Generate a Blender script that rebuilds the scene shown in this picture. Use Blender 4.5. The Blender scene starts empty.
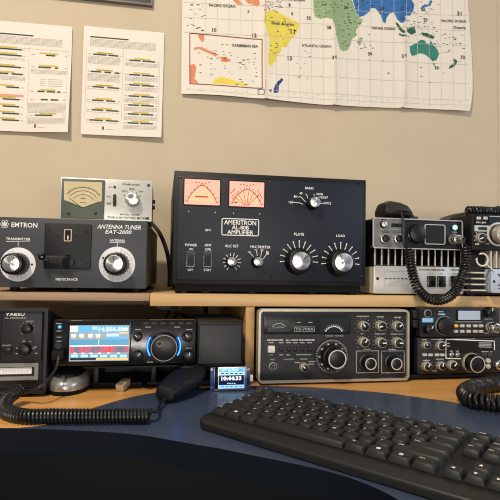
import bpy, bmesh, math, random
from mathutils import Vector, Matrix
random.seed(7)
SC = bpy.context.scene
COL = SC.collection
PI = math.pi

# ------------------------------------------------------------------ camera
FPX, YAW, PITCH, ROLL = 494.0, math.radians(9.9), math.radians(2.5), math.radians(0.93)
CAMZ = 0.935
DESK = 0.740
SHELF = 0.8945
WALL = 1.285
_fw = Vector((math.sin(YAW) * math.cos(PITCH), math.cos(YAW) * math.cos(PITCH), math.sin(PITCH)))
_r0 = Vector((math.cos(YAW), -math.sin(YAW), 0))
_u0 = _r0.cross(_fw)
_r = _r0 * math.cos(ROLL) + _u0 * math.sin(ROLL)
_u = -_r0 * math.sin(ROLL) + _u0 * math.cos(ROLL)
EYE = Vector((0, 0, CAMZ))
cam_d = bpy.data.cameras.new('camera')
cam_d.sensor_width = 36
cam_d.lens = 36 * FPX / 500
cam_d.clip_start = 0.02
cam = bpy.data.objects.new('camera', cam_d)
COL.objects.link(cam)
cam.matrix_world = Matrix((( _r.x, _u.x, -_fw.x, 0), (_r.y, _u.y, -_fw.y, 0), (_r.z, _u.z, -_fw.z, CAMZ), (0, 0, 0, 1)))
SC.camera = cam
SC.cycles.filter_width = 1.1

def ray(px, py):
    return _fw + _r * ((px - 250) / FPX) - _u * ((py - 250) / FPX)
def P(px, py, Y):
    d = ray(px, py)
    return EYE + d * (Y / d.y)
def PZ(px, py, z):
    d = ray(px, py)
    return EYE + d * ((z - CAMZ) / d.z)

# ------------------------------------------------------------------ materials
def lin(h):
    h = h.lstrip('#')
    c = [int(h[i:i + 2], 16) / 255 for i in (0, 2, 4)]
    return tuple(((x / 12.92) if x <= .04045 else ((x + .055) / 1.055) ** 2.4) for x in c) + (1,)
MATS = {}
def mat(name, hexc, rough=.5, metal=0., spec=.5, emit=0., var=.06, scale=60., bump=0., aniso=0.):
    if name in MATS:
        return MATS[name]
    m = bpy.data.materials.new(name)
    m.use_nodes = True
    nt = m.node_tree
    b = nt.nodes['Principled BSDF']
    c = lin(hexc)
    b.inputs['Roughness'].default_value = rough
    b.inputs['Metallic'].default_value = metal
    b.inputs['Specular IOR Level'].default_value = spec
    if var or bump:
        tc = nt.nodes.new('ShaderNodeTexCoord')
        n = nt.nodes.new('ShaderNodeTexNoise')
        n.inputs['Scale'].default_value = scale
        n.inputs['Detail'].default_value = 4
        nt.links.new(tc.outputs['Object'], n.inputs['Vector'])
    if var:
        r = nt.nodes.new('ShaderNodeValToRGB')
        r.color_ramp.elements[0].position = .3
        r.color_ramp.elements[1].position = .7
        r.color_ramp.elements[0].color = tuple(x * (1 - var) for x in c[:3]) + (1,)
        r.color_ramp.elements[1].color = tuple(min(1, x * (1 + var)) for x in c[:3]) + (1,)
        nt.links.new(n.outputs['Fac'], r.inputs['Fac'])
        nt.links.new(r.outputs['Color'], b.inputs['Base Color'])
    else:
        b.inputs['Base Color'].default_value = c
    if bump:
        bp = nt.nodes.new('ShaderNodeBump')
        bp.inputs['Strength'].default_value = bump
        bp.inputs['Distance'].default_value = .001
        nt.links.new(n.outputs['Fac'], bp.inputs['Height'])
        nt.links.new(bp.outputs['Normal'], b.inputs['Normal'])
    if emit:
        b.inputs['Emission Color'].default_value = c
        b.inputs['Emission Strength'].default_value = emit
    if aniso:
        t = nt.nodes.new('ShaderNodeTangent')
        t.direction_type = 'RADIAL'
        t.axis = 'Y'
        b.inputs['Anisotropic'].default_value = aniso
        nt.links.new(t.outputs['Tangent'], b.inputs['Tangent'])
    MATS[name] = m
    return m

mat('wall_paint', '#c8b9a0', .85, spec=.2, var=.03, scale=9, bump=.08)
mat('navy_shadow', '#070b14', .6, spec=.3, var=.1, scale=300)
mat('carpet', '#1c1c22', .95, var=.3, scale=400, bump=.5)
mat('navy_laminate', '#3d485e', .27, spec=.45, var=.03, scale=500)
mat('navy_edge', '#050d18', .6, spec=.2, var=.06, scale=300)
mat('black_case', '#0d0e11', .5, spec=.35, var=.15, scale=300)
mat('black_gloss', '#08090b', .18, spec=.5)
mat('black_rubber', '#0b0b0c', .7, spec=.25, var=.1, scale=200)
mat('cord_rubber', '#141416', .36, spec=.5, var=.1, scale=200)
mat('amp_panel', '#141926', .5, spec=.4, var=.12, scale=500, bump=.1)
mat('tuner_panel', '#3d4045', .5, spec=.4, var=.06, scale=300)
mat('tuner_side', '#7a6d54', .6, spec=.3, var=.08, scale=200)
mat('cream_metal', '#c2b79c', .5, spec=.4, var=.06)
mat('silver_paint', '#c3c2bd', .38, metal=.35, spec=.5, var=.04)
mat('grey_panel', '#7c7d7a', .4, metal=.4, spec=.5, var=.05)
mat('alu', '#dcdcd8', .3, metal=1., var=.02, aniso=.85)
mat('alu_plain', '#c9c7c0', .32, metal=1., var=.03)
mat('ring_silver', '#d2cec6', .4, metal=.3, var=0)
mat('fin_edge', '#d6d0c0', .4, metal=.25, var=.03)
mat('chrome', '#d8d4cc', .15, metal=1., var=0)
mat('rim_silver', '#b9b2a4', .4, metal=.45, var=.06, scale=100)
mat('charcoal', '#1d1e21', .5, spec=.4, var=.08, scale=300)
mat('ts_panel', '#1d1f22', .45, spec=.4, var=.08, scale=300)
mat('ts_dark', '#0d0e12', .35, spec=.4)
mat('knob_black', '#09090a', .38, spec=.45, var=.1, scale=300)
mat('knob_grey', '#3a3b3b', .45, spec=.4)
mat('print_white', '#f0f0ec', .6, var=0)
mat('print_grey', '#a5a5a2', .6, var=0)
mat('print_black', '#1c1c1e', .6, var=0)
mat('print_red', '#b8402c', .6, var=0)
mat('dial_white', '#dcdcdf', .45, spec=.4, var=.02)
mat('dial_paper', '#c8b890', .6, var=.05, scale=60)
mat('meter_green', '#4a5248', .5, var=.06)
mat('meter_pink', '#ee9886', .5, emit=.75, var=.0)
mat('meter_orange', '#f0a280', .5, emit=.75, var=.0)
mat('meter_ink', '#5a2018', .6, var=0)
mat('lcd_pale', '#98a4b2', .25, emit=.35, var=.02)
mat('lcd_blue', '#5f9fc8', .25, emit=.5, var=0)
mat('window_dark', '#1c2126', .15, spec=.6, var=.1, scale=40)
mat('window_black', '#1a1c20', .12, spec=.6)
mat('led_blue', '#0c5cff', .4, emit=8, var=0)
mat('led_green', '#9fe0d0', .3, emit=.9, var=0)
mat('btn_orange', '#e09a40', .4, emit=.3, var=0)
mat('btn_light', '#b9b7ad', .5, var=0)
mat('white_plastic', '#d8d6ce', .4, var=.02)
mat('brown_black', '#2a2420', .42, spec=.5, var=.15, scale=100)
mat('clear_plastic', '#d8c4aa', .15, spec=.7, var=.05)
mat('paper', '#e8e0d6', .9, spec=.1, var=.02, scale=20)
mat('map_paper', '#e4dccf', .75, spec=.2, var=.02, scale=20)
mat('ink_grey', '#bdb4a8', .9, var=0, spec=.1)
mat('ink_faint', '#bdb2a2', .9, var=0, spec=.1)
mat('ink_dark', '#4b4a44', .9, var=0, spec=.1)
mat('ink_green', '#3f5348', .9, var=0, spec=.1)
mat('ink_yellow', '#d4b74c', .9, var=0, spec=.1)
mat('ink_orange', '#e0a080', .9, var=0, spec=.1)
mat('land_yellow', '#e0cf5a', .75, var=.04, spec=.2)
mat('land_green', '#8fa97f', .75, var=.06, spec=.2)
mat('land_blue', '#3a70ad', .75, var=.06, spec=.2)
mat('land_teal', '#3c8474', .75, var=.05, spec=.2)
mat('land_dark', '#33604c', .75, var=.05, spec=.2)
mat('land_orange', '#d98a66', .75, var=.05, spec=.2)
mat('land_navy', '#31407c', .75, var=.05, spec=.2)
mat('map_line', '#ccc3b6', .8, var=0, spec=.1)
mat('map_red', '#8f4038', .8, var=0, spec=.1)
mat('pcb_blue', '#16307c', .4, spec=.5, var=.1, scale=200)
mat('scr_blue', '#3f8fd0', .3, emit=1.0, var=0)
mat('scr_sky', '#9cc4e8', .3, emit=.85, var=0)
mat('scr_navy', '#081238', .3, emit=.6, var=0)
mat('scr_white', '#e8f2ff', .3, emit=1.0, var=0)
mat('scr_grey', '#7c8c98', .3, emit=.7, var=0)
mat('scr_cyan', '#3f86a8', .3, emit=.7, var=0)
mat('scr_orange', '#d8b070', .3, emit=.7, var=0)
mat('key_black', '#1c1c1c', .5, spec=.45, var=.08, scale=300)
mat('kb_case', '#171717', .45, spec=.45, var=.1, scale=300)
mat('frame_black', '#15171a', .4, spec=.4)
mat('frame_grey', '#6e6a64', .5)
mat('picture_green', '#26362e', .5, var=.3, scale=20)
mat('pale_blue_panel', '#b4bed0', .45, metal=.2, var=.03)
mat('mouse_silver', '#b9b7b2', .3, metal=.7, var=.02)

MATS['clear_plastic'].node_tree.nodes['Principled BSDF'].inputs['Transmission Weight'].default_value = .3
def wood_mat(name, c1, c2, rough, sx=2.5, sy=60):
    m = bpy.data.materials.new(name); m.use_nodes = True
    nt = m.node_tree; b = nt.nodes['Principled BSDF']
    tc = nt.nodes.new('ShaderNodeTexCoord'); mp = nt.nodes.new('ShaderNodeMapping')
    mp.inputs['Scale'].default_value = (sx, sy, sy)
    n = nt.nodes.new('ShaderNodeTexNoise'); n.inputs['Scale'].default_value = 1; n.inputs['Detail'].default_value = 6
    n.inputs['Distortion'].default_value = .4
    r = nt.nodes.new('ShaderNodeValToRGB')
    r.color_ramp.elements[0].position = .32; r.color_ramp.elements[1].position = .68
    r.color_ramp.elements[0].color = lin(c1); r.color_ramp.elements[1].color = lin(c2)
    nt.links.new(tc.outputs['Object'], mp.inputs['Vector']); nt.links.new(mp.outputs['Vector'], n.inputs['Vector'])
    nt.links.new(n.outputs['Fac'], r.inputs['Fac']); nt.links.new(r.outputs['Color'], b.inputs['Base Color'])
    b.inputs['Roughness'].default_value = rough
    MATS[name] = m
wood_mat('beech', '#bf9863', '#cfab78', .5)
wood_mat('beech_grey', '#97795a', '#a6876a', .5)
wood_mat('desk_wood', '#d8994f', '#eab068', .3, 2.5, 40)
wood_mat('beech_upright', '#b0884f', '#c09a62', .5, 40, 40)

def grille_mat():
    m = bpy.data.materials.new('speaker_grille'); m.use_nodes = True
    nt = m.node_tree; b = nt.nodes['Principled BSDF']
    tc = nt.nodes.new('ShaderNodeTexCoord')
    mp = nt.nodes.new('ShaderNodeMapping'); mp.inputs['Scale'].default_value = (260, 0, 260)
    v = nt.nodes.new('ShaderNodeTexVoronoi'); v.inputs['Randomness'].default_value = 0.0; v.inputs['Scale'].default_value = 1
    r = nt.nodes.new('ShaderNodeValToRGB')
    r.color_ramp.elements[0].position = .30; r.color_ramp.elements[0].color = lin('#040405')
    r.color_ramp.elements[1].position = .40; r.color_ramp.elements[1].color = lin('#26262a')
    nt.links.new(tc.outputs['Object'], mp.inputs['Vector']); nt.links.new(mp.outputs['Vector'], v.inputs['Vector'])
    nt.links.new(v.outputs['Distance'], r.inputs['Fac']); nt.links.new(r.outputs['Color'], b.inputs['Base Color'])
    b.inputs['Roughness'].default_value = .5
    MATS['speaker_grille'] = m
grille_mat()

def spectrum_mat():
    # the waterfall strip on the radio screen: red signal traces in dark grey-violet noise
    m = bpy.data.materials.new('scr_waterfall'); m.use_nodes = True
    nt = m.node_tree; b = nt.nodes['Principled BSDF']
    tc = nt.nodes.new('ShaderNodeTexCoord')
    mp = nt.nodes.new('ShaderNodeMapping'); mp.inputs['Scale'].default_value = (110, 1, 14)
    n = nt.nodes.new('ShaderNodeTexNoise'); n.inputs['Scale'].default_value = 1; n.inputs['Detail'].default_value = 3
    r = nt.nodes.new('ShaderNodeValToRGB')
    r.color_ramp.elements[0].position = .42; r.color_ramp.elements[0].color = lin('#5a5f78')
    r.color_ramp.elements[1].position = .62; r.color_ramp.elements[1].color = lin('#d83848')
    nt.links.new(tc.outputs['Object'], mp.inputs['Vector']); nt.links.new(mp.outputs['Vector'], n.inputs['Vector'])
    nt.links.new(n.outputs['Fac'], r.inputs['Fac'])
    nt.links.new(r.outputs['Color'], b.inputs['Base Color']); nt.links.new(r.outputs['Color'], b.inputs['Emission Color'])
    b.inputs['Emission Strength'].default_value = .8
    MATS['scr_waterfall'] = m
spectrum_mat()

# ------------------------------------------------------------------ text
_TX = {}
def text_geo(s, bold=0.):
    k = (s, bold)
    if k in _TX:
        return _TX[k]
    cu = bpy.data.curves.new('t', 'FONT')
    cu.body = s; cu.size = 1; cu.resolution_u = 2; cu.offset = bold
    ob = bpy.data.objects.new('t', cu); COL.objects.link(ob)
    dg = bpy.context.evaluated_depsgraph_get(); dg.update()
    me = bpy.data.meshes.new_from_object(ob.evaluated_get(dg))
    vs = [(v.co.x, v.co.y) for v in me.vertices]
    fs = [tuple(p.vertices) for p in me.polygons]
    bpy.data.objects.remove(ob); bpy.data.curves.remove(cu); bpy.data.meshes.remove(me)
    x0 = min(v[0] for v in vs); x1 = max(v[0] for v in vs); y0 = min(v[1] for v in vs); y1 = max(v[1] for v in vs)
    vs = [(v[0] - (x0 + x1) / 2, v[1] - (y0 + y1) / 2) for v in vs]
    _TX[k] = (vs, fs, x1 - x0, y1 - y0)
    return _TX[k]

# ------------------------------------------------------------------ mesh builder
class MB:
    def __init__(s, xf=None):
        s.bm = bmesh.new(); s.slots = []; s.xf = xf
    def mi(s, m):
        if m not in s.slots: s.slots.append(m)
        return s.slots.index(m)
    def v(s, co):
        co = Vector(co)
        return s.bm.verts.new(s.xf @ co if s.xf else co)
    def f(s, vs, m):
        try:
            f = s.bm.faces.new(vs)
        except ValueError:
            return
        f.material_index = s.mi(m); f.smooth = True
        return f
    def add(s, t, m):
        t.verts.ensure_lookup_table()
        mp = {}
        for x in t.verts: mp[x] = s.v(x.co)
        for f in t.faces: s.f([mp[x] for x in f.verts], m)
        t.free()
    def box(s, x0, x1, y0, y1, z0, z1, m, bev=0., seg=2):
        t = bmesh.new()
        bmesh.ops.create_cube(t, size=1)
        for q in t.verts:
            q.co = Vector(((x0 + x1) / 2 + q.co.x * (x1 - x0), (y0 + y1) / 2 + q.co.y * (y1 - y0), (z0 + z1) / 2 + q.co.z * (z1 - z0)))
        if bev:
            bmesh.ops.bevel(t, geom=t.edges[:], offset=bev, segments=seg, affect='EDGES', profile=.5)
        s.add(t, m); return s
    def prism(s, pts, y0, y1, m, bev=0., axis='Y', seg=2):
        """closed outline extruded: axis Y -> pts are (x,z); axis Z -> pts are (x,y); bev rounds the y0 (front) / y1 (top) rim"""
        t = bmesh.new()
        if axis == 'Y': mk = lambda p, h: (p[0], h, p[1])
        else: mk = lambda p, h: (p[0], p[1], h)
        a = [t.verts.new(mk(p, y0)) for p in pts]; b = [t.verts.new(mk(p, y1)) for p in pts]
        n = len(pts)
        fa = t.faces.new(a); fb = t.faces.new(b[::-1])
        for i in range(n): t.faces.new((a[i], b[i], b[(i + 1) % n], a[(i + 1) % n]))
        bmesh.ops.recalc_face_normals(t, faces=t.faces[:])
        if bev:
            ff = fa if axis == 'Y' else fb
            bmesh.ops.bevel(t, geom=list(ff.edges), offset=bev, segments=seg, affect='EDGES', profile=.5)
        s.add(t, m); return s
    def rr(s, x0, x1, z0, z1, rad, n=5):
        o = []
        for cx, cz, a0 in ((x1 - rad, z1 - rad, 0), (x0 + rad, z1 - rad, 90), (x0 + rad, z0 + rad, 180), (x1 - rad, z0 + rad, 270)):
            for i in range(n + 1):
                a = math.radians(a0 + 90 * i / n); o.append((cx + rad * math.cos(a), cz + rad * math.sin(a)))
        return o
    def rbox(s, x0, x1, y0, y1, z0, z1, rad, m, bev=0.):
        return s.prism(s.rr(x0, x1, z0, z1, rad), y0, y1, m, bev)
    def frame(s, x0, x1, y0, y1, z0, z1, w, rad, m):
        """rounded rectangular ring"""
        o = s.rr(x0, x1, z0, z1, rad); i = s.rr(x0 + w, x1 - w, z0 + w, z1 - w, max(rad - w, rad * .3))
        return s.loopring(o, i, y0, y1, m)
    def loopring(s, o, i, y0, y1, m):
        n = len(o)
        A = [s.v((p[0], y0, p[1])) for p in o]; B = [s.v((p[0], y0, p[1])) for p in i]
        C = [s.v((p[0], y1, p[1])) for p in o]; D = [s.v((p[0], y1, p[1])) for p in i]
        for k in range(n):
            j = (k + 1) % n
            s.f((A[k], B[k], B[j], A[j]), m); s.f((A[j], C[j], C[k], A[k]), m)
            s.f((B[k], D[k], D[j], B[j]), m); s.f((C[k], C[j], D[j], D[k]), m)
        return s
    def cyl(s, cx, cy, cz, r, d, m, seg=32, r2=None, bev=0., flute=0.):
        """disc axis -Y: back at cy, front at cy-d; r back, r2 front"""
        r2 = r if r2 is None else r2
        t = bmesh.new()
        def ringv(y, rr, fl):
            return [t.verts.new((cx + math.cos(2 * PI * k / seg) * (rr - (fl if k % 2 else 0)), y, cz + math.sin(2 * PI * k / seg) * (rr - (fl if k % 2 else 0)))) for k in range(seg)]
        rows = [(cy, r, flute)]
        if bev: rows += [(cy - d + bev, r2, flute), (cy - d + bev * .3, r2 - bev * .3, flute), (cy - d, r2 - bev, 0)]
        else: rows += [(cy - d, r2, flute)]
        R = [ringv(*q) for q in rows]
        for a, b in zip(R, R[1:]):
            for k in range(seg): t.faces.new((a[k], a[(k + 1) % seg], b[(k + 1) % seg], b[k]))
        t.faces.new(R[0][::-1]); t.faces.new(R[-1])
        bmesh.ops.recalc_face_normals(t, faces=t.faces[:])
        s.add(t, m); return s
    def ring(s, cx, cy, cz, r0, r1, m, a0=0., a1=360., seg=40, d=.0004):
        """flat annulus (or arc) facing -Y, from cy to cy-d"""
        n = max(3, int(seg * abs(a1 - a0) / 360)); full = abs(a1 - a0) >= 359.9
        o, i = [], []
        for k in range(n + (0 if full else 1)):
            a = math.radians(a0 + (a1 - a0) * k / n)
            o.append((cx + r1 * math.cos(a), cz + r1 * math.sin(a))); i.append((cx + r0 * math.cos(a), cz + r0 * math.sin(a)))
        if full: return s.loopring(o, i, cy - d, cy, m)
        return s.prism(o + i[::-1], cy - d, cy, m)
    def line(s, x0, z0, x1, z1, y, w, m, d=.0004):
        dx, dz = x1 - x0, z1 - z0; L = math.hypot(dx, dz) or 1
        nx, nz = -dz / L * w / 2, dx / L * w / 2
        return s.prism([(x0 + nx, z0 + nz), (x1 + nx, z1 + nz), (x1 - nx, z1 - nz), (x0 - nx, z0 - nz)], y - d, y, m)
    def tube(s, pts, r, m, seg=8, cap=True):
        pts = [Vector(p) for p in pts]; n = len(pts)
        rs = r if isinstance(r, (list, tuple)) else [r] * n
        T = [(pts[min(i + 1, n - 1)] - pts[max(i - 1, 0)]).normalized() for i in range(n)]
        up = Vector((0, 0, 1)) if abs(T[0].z) < .9 else Vector((1, 0, 0))
        nx = T[0].cross(up).normalized(); rows = []
        for i in range(n):
            nx = (nx - T[i] * nx.dot(T[i])).normalized(); ny = T[i].cross(nx)
            rows.append([s.v(pts[i] + (nx * math.cos(2 * PI * k / seg) + ny * math.sin(2 * PI * k / seg)) * rs[i]) for k in range(seg)])
        for a, b in zip(rows, rows[1:]):
            for k in range(seg): s.f((a[k], a[(k + 1) % seg], b[(k + 1) % seg], b[k]), m)
        if cap: s.f(rows[0][::-1], m); s.f(rows[-1], m)
        return s
    def loft(s, secs, m, seg=20, e=2.6):
        """superellipse sections: (centre, u vec, v vec)"""
        rows = []
        for c, u, w in secs:
            c, u, w = Vector(c), Vector(u), Vector(w); row = []
            for k in range(seg):
                a = 2 * PI * k / seg; ca, sa = math.cos(a), math.sin(a)
                row.append(s.v(c + u * (math.copysign(abs(ca) ** (2 / e), ca)) + w * (math.copysign(abs(sa) ** (2 / e), sa))))
            rows.append(row)
        for a, b in zip(rows, rows[1:]):
            for k in range(seg): s.f((a[k], a[(k + 1) % seg], b[(k + 1) % seg], b[k]), m)
        s.f(rows[0][::-1], m); s.f(rows[-1], m)
        return s
    def text(s, st, cx, cz, y, m, w=None, h=None, shear=0., bold=.012):
        vs, fs, W, H = text_geo(st, bold)
        if w and h: kx, ky = w / W, h / H
        elif w: kx = ky = w / W
        else: kx = ky = h / H
        V = [s.v((cx + q[0] * kx + q[1] * ky * shear, y, cz + q[1] * ky)) for q in vs]
        for f in fs: s.f([V[i] for i in f], m)
        return s
    def build(s, name, parent=None, loc=None, recalc=True, angle=35):
        if recalc: bmesh.ops.recalc_face_normals(s.bm, faces=s.bm.faces[:])
        org = Vector(loc) if loc is not None else (wloc(parent) if parent else Vector((0, 0, 0)))
        if org.length: bmesh.ops.translate(s.bm, verts=s.bm.verts[:], vec=-org)
        me = bpy.data.meshes.new(name); s.bm.to_mesh(me); s.bm.free()
        for k in s.slots: me.materials.append(MATS[k])
        me.set_sharp_from_angle(angle=math.radians(angle))
        o = bpy.data.objects.new(name, me); COL.objects.link(o)
        if parent: o.parent = parent
        if loc is not None and not parent: o.location = org
        return o
def wloc(o):
    w = Vector((0, 0, 0))
    while o: w += o.location; o = o.parent
    return w
def thing(name, label, cat, loc, group=None):
    o = bpy.data.objects.new(name, None); COL.objects.link(o); o.empty_display_size = .05
    o.location = loc; return tag(o, label, cat, group)
def tag(o, label=None, cat=None, group=None, kind=None):
    if label: o['label'] = label
    if cat: o['category'] = cat
    if group: o['group'] = group
    if kind: o['kind'] = kind
    return o

class Face:
    """the front plane of a device, at its real depth Y"""
    def __init__(s, Y): s.Y = Y
    def xz(s, px, py, d=0.):
        p = P(px, py, s.Y - d); return p.x, p.z
    def rect(s, x0, y0, x1, y1):
        return P(x0, (y0 + y1) / 2, s.Y).x, P(x1, (y0 + y1) / 2, s.Y).x, P((x0 + x1) / 2, y1, s.Y).z, P((x0 + x1) / 2, y0, s.Y).z
    def k(s, px=250, py=250):
        return P(px + 1, py, s.Y).x - P(px, py, s.Y).x
    def txt(s, mb, st, px, py, wpx=None, hpx=None, m='print_white', d=.0006, shear=0., bold=.012):
        x, z = s.xz(px, py); k = s.k(px, py)
        mb.text(st, x, z, s.Y - d, m, wpx * k if wpx else None, hpx * k if hpx else None, shear, bold)
    def ln(s, mb, x0, y0, x1, y1, wpx, m='print_white', d=.0002):
        a = s.xz(x0, y0); b = s.xz(x1, y1); mb.line(a[0], a[1], b[0], b[1], s.Y - d, wpx * s.k(x0, y0), m)
    def plate(s, mb, x0, y0, x1, y1, d, m, rad=0, bev=0., back=.001):
        a, b, c, e = s.rect(x0, y0, x1, y1)
        if rad: mb.rbox(a, b, s.Y - d, s.Y + back, c, e, rad * s.k(x0, y0), m, bev)
        else: mb.box(a, b, s.Y - d, s.Y + back, c, e, m, bev)
    def box(s, mb, x0, y0, x1, y1, depth, m, bev=0.):
        a, b, c, e = s.rect(x0, y0, x1, y1); mb.box(a, b, s.Y, s.Y + depth, c, e, m, bev)
    def outline(s, mb, x0, y0, x1, y1, wpx, rad, m, d=.0004):
        a, b, c, e = s.rect(x0, y0, x1, y1); k = s.k(x0, y0); mb.frame(a, b, s.Y - d, s.Y + .0005, c, e, wpx * k, rad * k, m)

def ticks(F, mb, px, py, r0, r1, a0, a1, n, wpx, m='print_white', dots=0.):
    x, z = F.xz(px, py); k = F.k(px, py)
    for i in range(n):
        a = math.radians(a0 + (a1 - a0) * i / max(1, n - 1))
        mb.line(x + r0 * k * math.cos(a), z + r0 * k * math.sin(a), x + r1 * k * math.cos(a), z + r1 * k * math.sin(a), F.Y - .0002, wpx * k, m)
        if dots: mb.cyl(x + r1 * k * math.cos(a), F.Y, z + r1 * k * math.sin(a), dots * k, .0005, m, 8)

def knob(F, root, px, py, r, depth, style='alu', ang=90, cap=.72, at='base', name='knob', body='knob_black', dbase=0., mark=True):
    """turned control knob: r in photo px at the panel; pointer angle in degrees"""
    d = 0 if at == 'base' else depth
    x, z = F.xz(px, py, d + dbase); R = r * F.k(px, py); y = F.Y - dbase
    mb = MB()
    ca, sa = math.cos(math.radians(ang)), math.sin(math.radians(ang))
    if style == 'skirt':
        mb.cyl(x, y, z, R, depth * .25, body, 36, R * .93)
        mb.cyl(x, y - depth * .25, z, R * .76, depth * .75, body, 40, R * .7, bev=R * .06, flute=R * .03)
        rc = R * .7
    elif style == 'half':
        mb.cyl(x, y, z, R, depth, 'rim_silver', 40, R * .88, bev=R * .08, flute=R * .03); rc = R * .88
    else:
        mb.cyl(x, y, z, R, depth, body, 40, R * .9, bev=R * .08, flute=R * .035)
        rc = R * .9
    yf = y - depth
    if style == 'bar':
        mb.box(x - R * .22, x + R * .22, yf - depth * .3, yf, z - R * .85, z + R * .85, body, R * .08)
    k = mb
    if style in ('plain', 'bar', 'ringed') and mark:
        mb.line(x + rc * .25 * ca, z + rc * .25 * sa, x + rc * .92 * ca, z + rc * .92 * sa, yf, max(R * .12, .0006), 'print_white')
    if style == 'ringed':
        mb.ring(x, yf, z, rc * .82, rc * .93, 'alu_plain', d=.0006)
    o = k.build(name, root)
    if style == 'half':
        c = MB(); c.cyl(x, yf, z, rc * .8, .0018, 'knob_black', 32, bev=.0004); c.line(x, z, x + rc * .75 * ca, z + rc * .75 * sa, yf - .0018, max(R * .2, .0009), 'print_white'); c.build('knob_cap', o)
    if style in ('alu', 'skirt'):
        c = MB(); rr = rc * cap if style != 'skirt' else rc * .93
        c.cyl(x, yf, z, rr, .0022, 'alu', 40, bev=.0005)
        c.line(x + rr * .35 * ca, z + rr * .35 * sa, x + rr * .95 * ca, z + rr * .95 * sa, yf - .0022, max(R * .06, .0005), 'print_black')
        c.build('knob_cap', o)
    return o

def screw(F, mb, px, py, r, m='chrome', d=.001):
    x, z = F.xz(px, py); R = r * F.k(px, py)
    mb.cyl(x, F.Y, z, R, d, m, 14, bev=R * .25)
    mb.box(x - R * .7, x + R * .7, F.Y - d - .0002, F.Y - d + .0002, z - R * .12, z + R * .12, 'print_black')

def feet(root, xs, ys, z0, z1, r=.008, m='black_rubber', name='foot'):
    for x in xs:
        for y in ys:
            mb = MB()
            mb.prism([(x + r * math.cos(2 * PI * k / 20), y + r * math.sin(2 * PI * k / 20)) for k in range(20)], z0, z1 + .001, m, axis='Z')
            mb.build(name, root)

def catmull(pts, n=12):
    pts = [Vector(p) for p in pts]; q = [pts[0] * 2 - pts[1]] + pts + [pts[-1] * 2 - pts[-2]]; o = []
    for i in range(1, len(q) - 2):
        for k in range(n):
            t = k / n; a, b, c, d = q[i - 1], q[i], q[i + 1], q[i + 2]
            o.append(.5 * ((2 * b) + (c - a) * t + (2 * a - 5 * b + 4 * c - d) * t * t + (3 * b - a - 3 * c + d) * t ** 3))
    o.append(pts[-1]); return o
def coil(mb, path, R, wr, pitch, m='cord_rubber', seg=8, per=14):
    pts = catmull(path, 16); L = [0]
    for a, b in zip(pts, pts[1:]): L.append(L[-1] + (b - a).length)
    n = int(L[-1] / pitch * per); out = []; j = 0
    T0 = (pts[1] - pts[0]).normalized(); up = Vector((0, 0, 1)) if abs(T0.z) < .9 else Vector((1, 0, 0))
    nx = T0.cross(up).normalized()
    for i in range(n + 1):
        s = L[-1] * i / n
        while j < len(L) - 2 and L[j + 1] < s: j += 1
        u = (s - L[j]) / max(1e-9, L[j + 1] - L[j]); c = pts[j].lerp(pts[j + 1], u); T = (pts[j + 1] - pts[j]).normalized()
        nx = (nx - T * nx.dot(T)).normalized(); ny = T.cross(nx); a = 2 * PI * i / per
        out.append(c + (nx * math.cos(a) + ny * math.sin(a)) * R)
    mb.tube(out, wr, m, seg)
    return out

# ------------------------------------------------------------------ setting
b = MB(); b.box(-1.9, 2.3, WALL, WALL + .1, 0, 2.6, 'wall_paint'); tag(b.build('wall_back'), kind='structure')
b = MB(); b.box(-1.9, 2.3, -2.2, WALL + .1, -.05, 0, 'carpet'); tag(b.build('floor'), kind='structure')
# batten on the wall at the right, seen as a faint upright line
xt = P(497.6, 100, WALL).x
b = MB(); b.box(xt, xt + .05, WALL - .0015, WALL + .001, 0, 2.6, 'wall_paint'); tag(b.build('trim_1'), kind='structure')

# ------------------------------------------------------------------ desk
edge = [(-160, 428), (-60, 428), (0, 428.3), (40, 429), (79, 430.5), (120, 433), (150, 436.5), (190, 443.5), (222, 449), (254, 455.5), (286, 462), (318, 469), (350, 478), (378, 489), (400, 501), (420, 518), (440, 545)]
ep = [PZ(x, y, DESK) for x, y in edge]
ep2 = catmull([(p.x, p.y, 0) for p in ep], 4)
front = [(p.x, p.y) for p in ep2]
xr = 1.5
outl = front + [(front[-1][0] + .12, front[-1][1] - .25), (xr, front[-1][1] - .45), (xr, WALL - .003), (front[0][0] - .3, WALL - .003), (front[0][0] - .3, front[0][1])]
desk = thing('desk', 'navy corner desk with a curved front edge and inset wood top', 'desk', (0, .9, 0))
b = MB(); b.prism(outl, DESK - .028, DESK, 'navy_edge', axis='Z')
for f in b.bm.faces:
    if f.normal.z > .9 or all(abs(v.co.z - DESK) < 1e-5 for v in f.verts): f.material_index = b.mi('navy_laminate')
b.build('desktop', desk, angle=30)
bnd = [(-150, 427.2), (0, 427.6), (24, 427), (50, 423.5), (75, 415), (100, 406), (130, 397.5), (160, 391.8), (200, 387.5), (250, 385.7), (300, 386.5), (340, 389), (388, 393.2), (420, 397.3), (450, 401.5), (480, 407), (520, 416), (580, 430)]
bp = [PZ(x, y, DESK) for x, y in bnd]
bl = catmull([(p.x, p.y, 0) for p in bp], 5)
wl = [(p.x, p.y) for p in bl]
wl = wl + [(xr - .002, wl[-1][1] - .05), (xr - .002, WALL - .004), (front[0][0] - .29, WALL - .004), (front[0][0] - .29, wl[0][1])]
b = MB(); b.prism(wl, DESK - .001, DESK + .0006, 'desk_wood', axis='Z'); b.build('wood_inlay', desk)
b = MB(); b.box(-1.2, 1.45, 1.0, 1.018, .08, DESK - .028, 'navy_shadow'); b.build('shade_panel', desk)  # added panel; its near-black colour stands in for shade under the desk
for x in (-1.18, 1.44):
    b = MB(); b.box(x, x + .03, .72, 1.25, 0, DESK - .028, 'navy_edge', .002); b.build('side_panel', desk)

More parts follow.
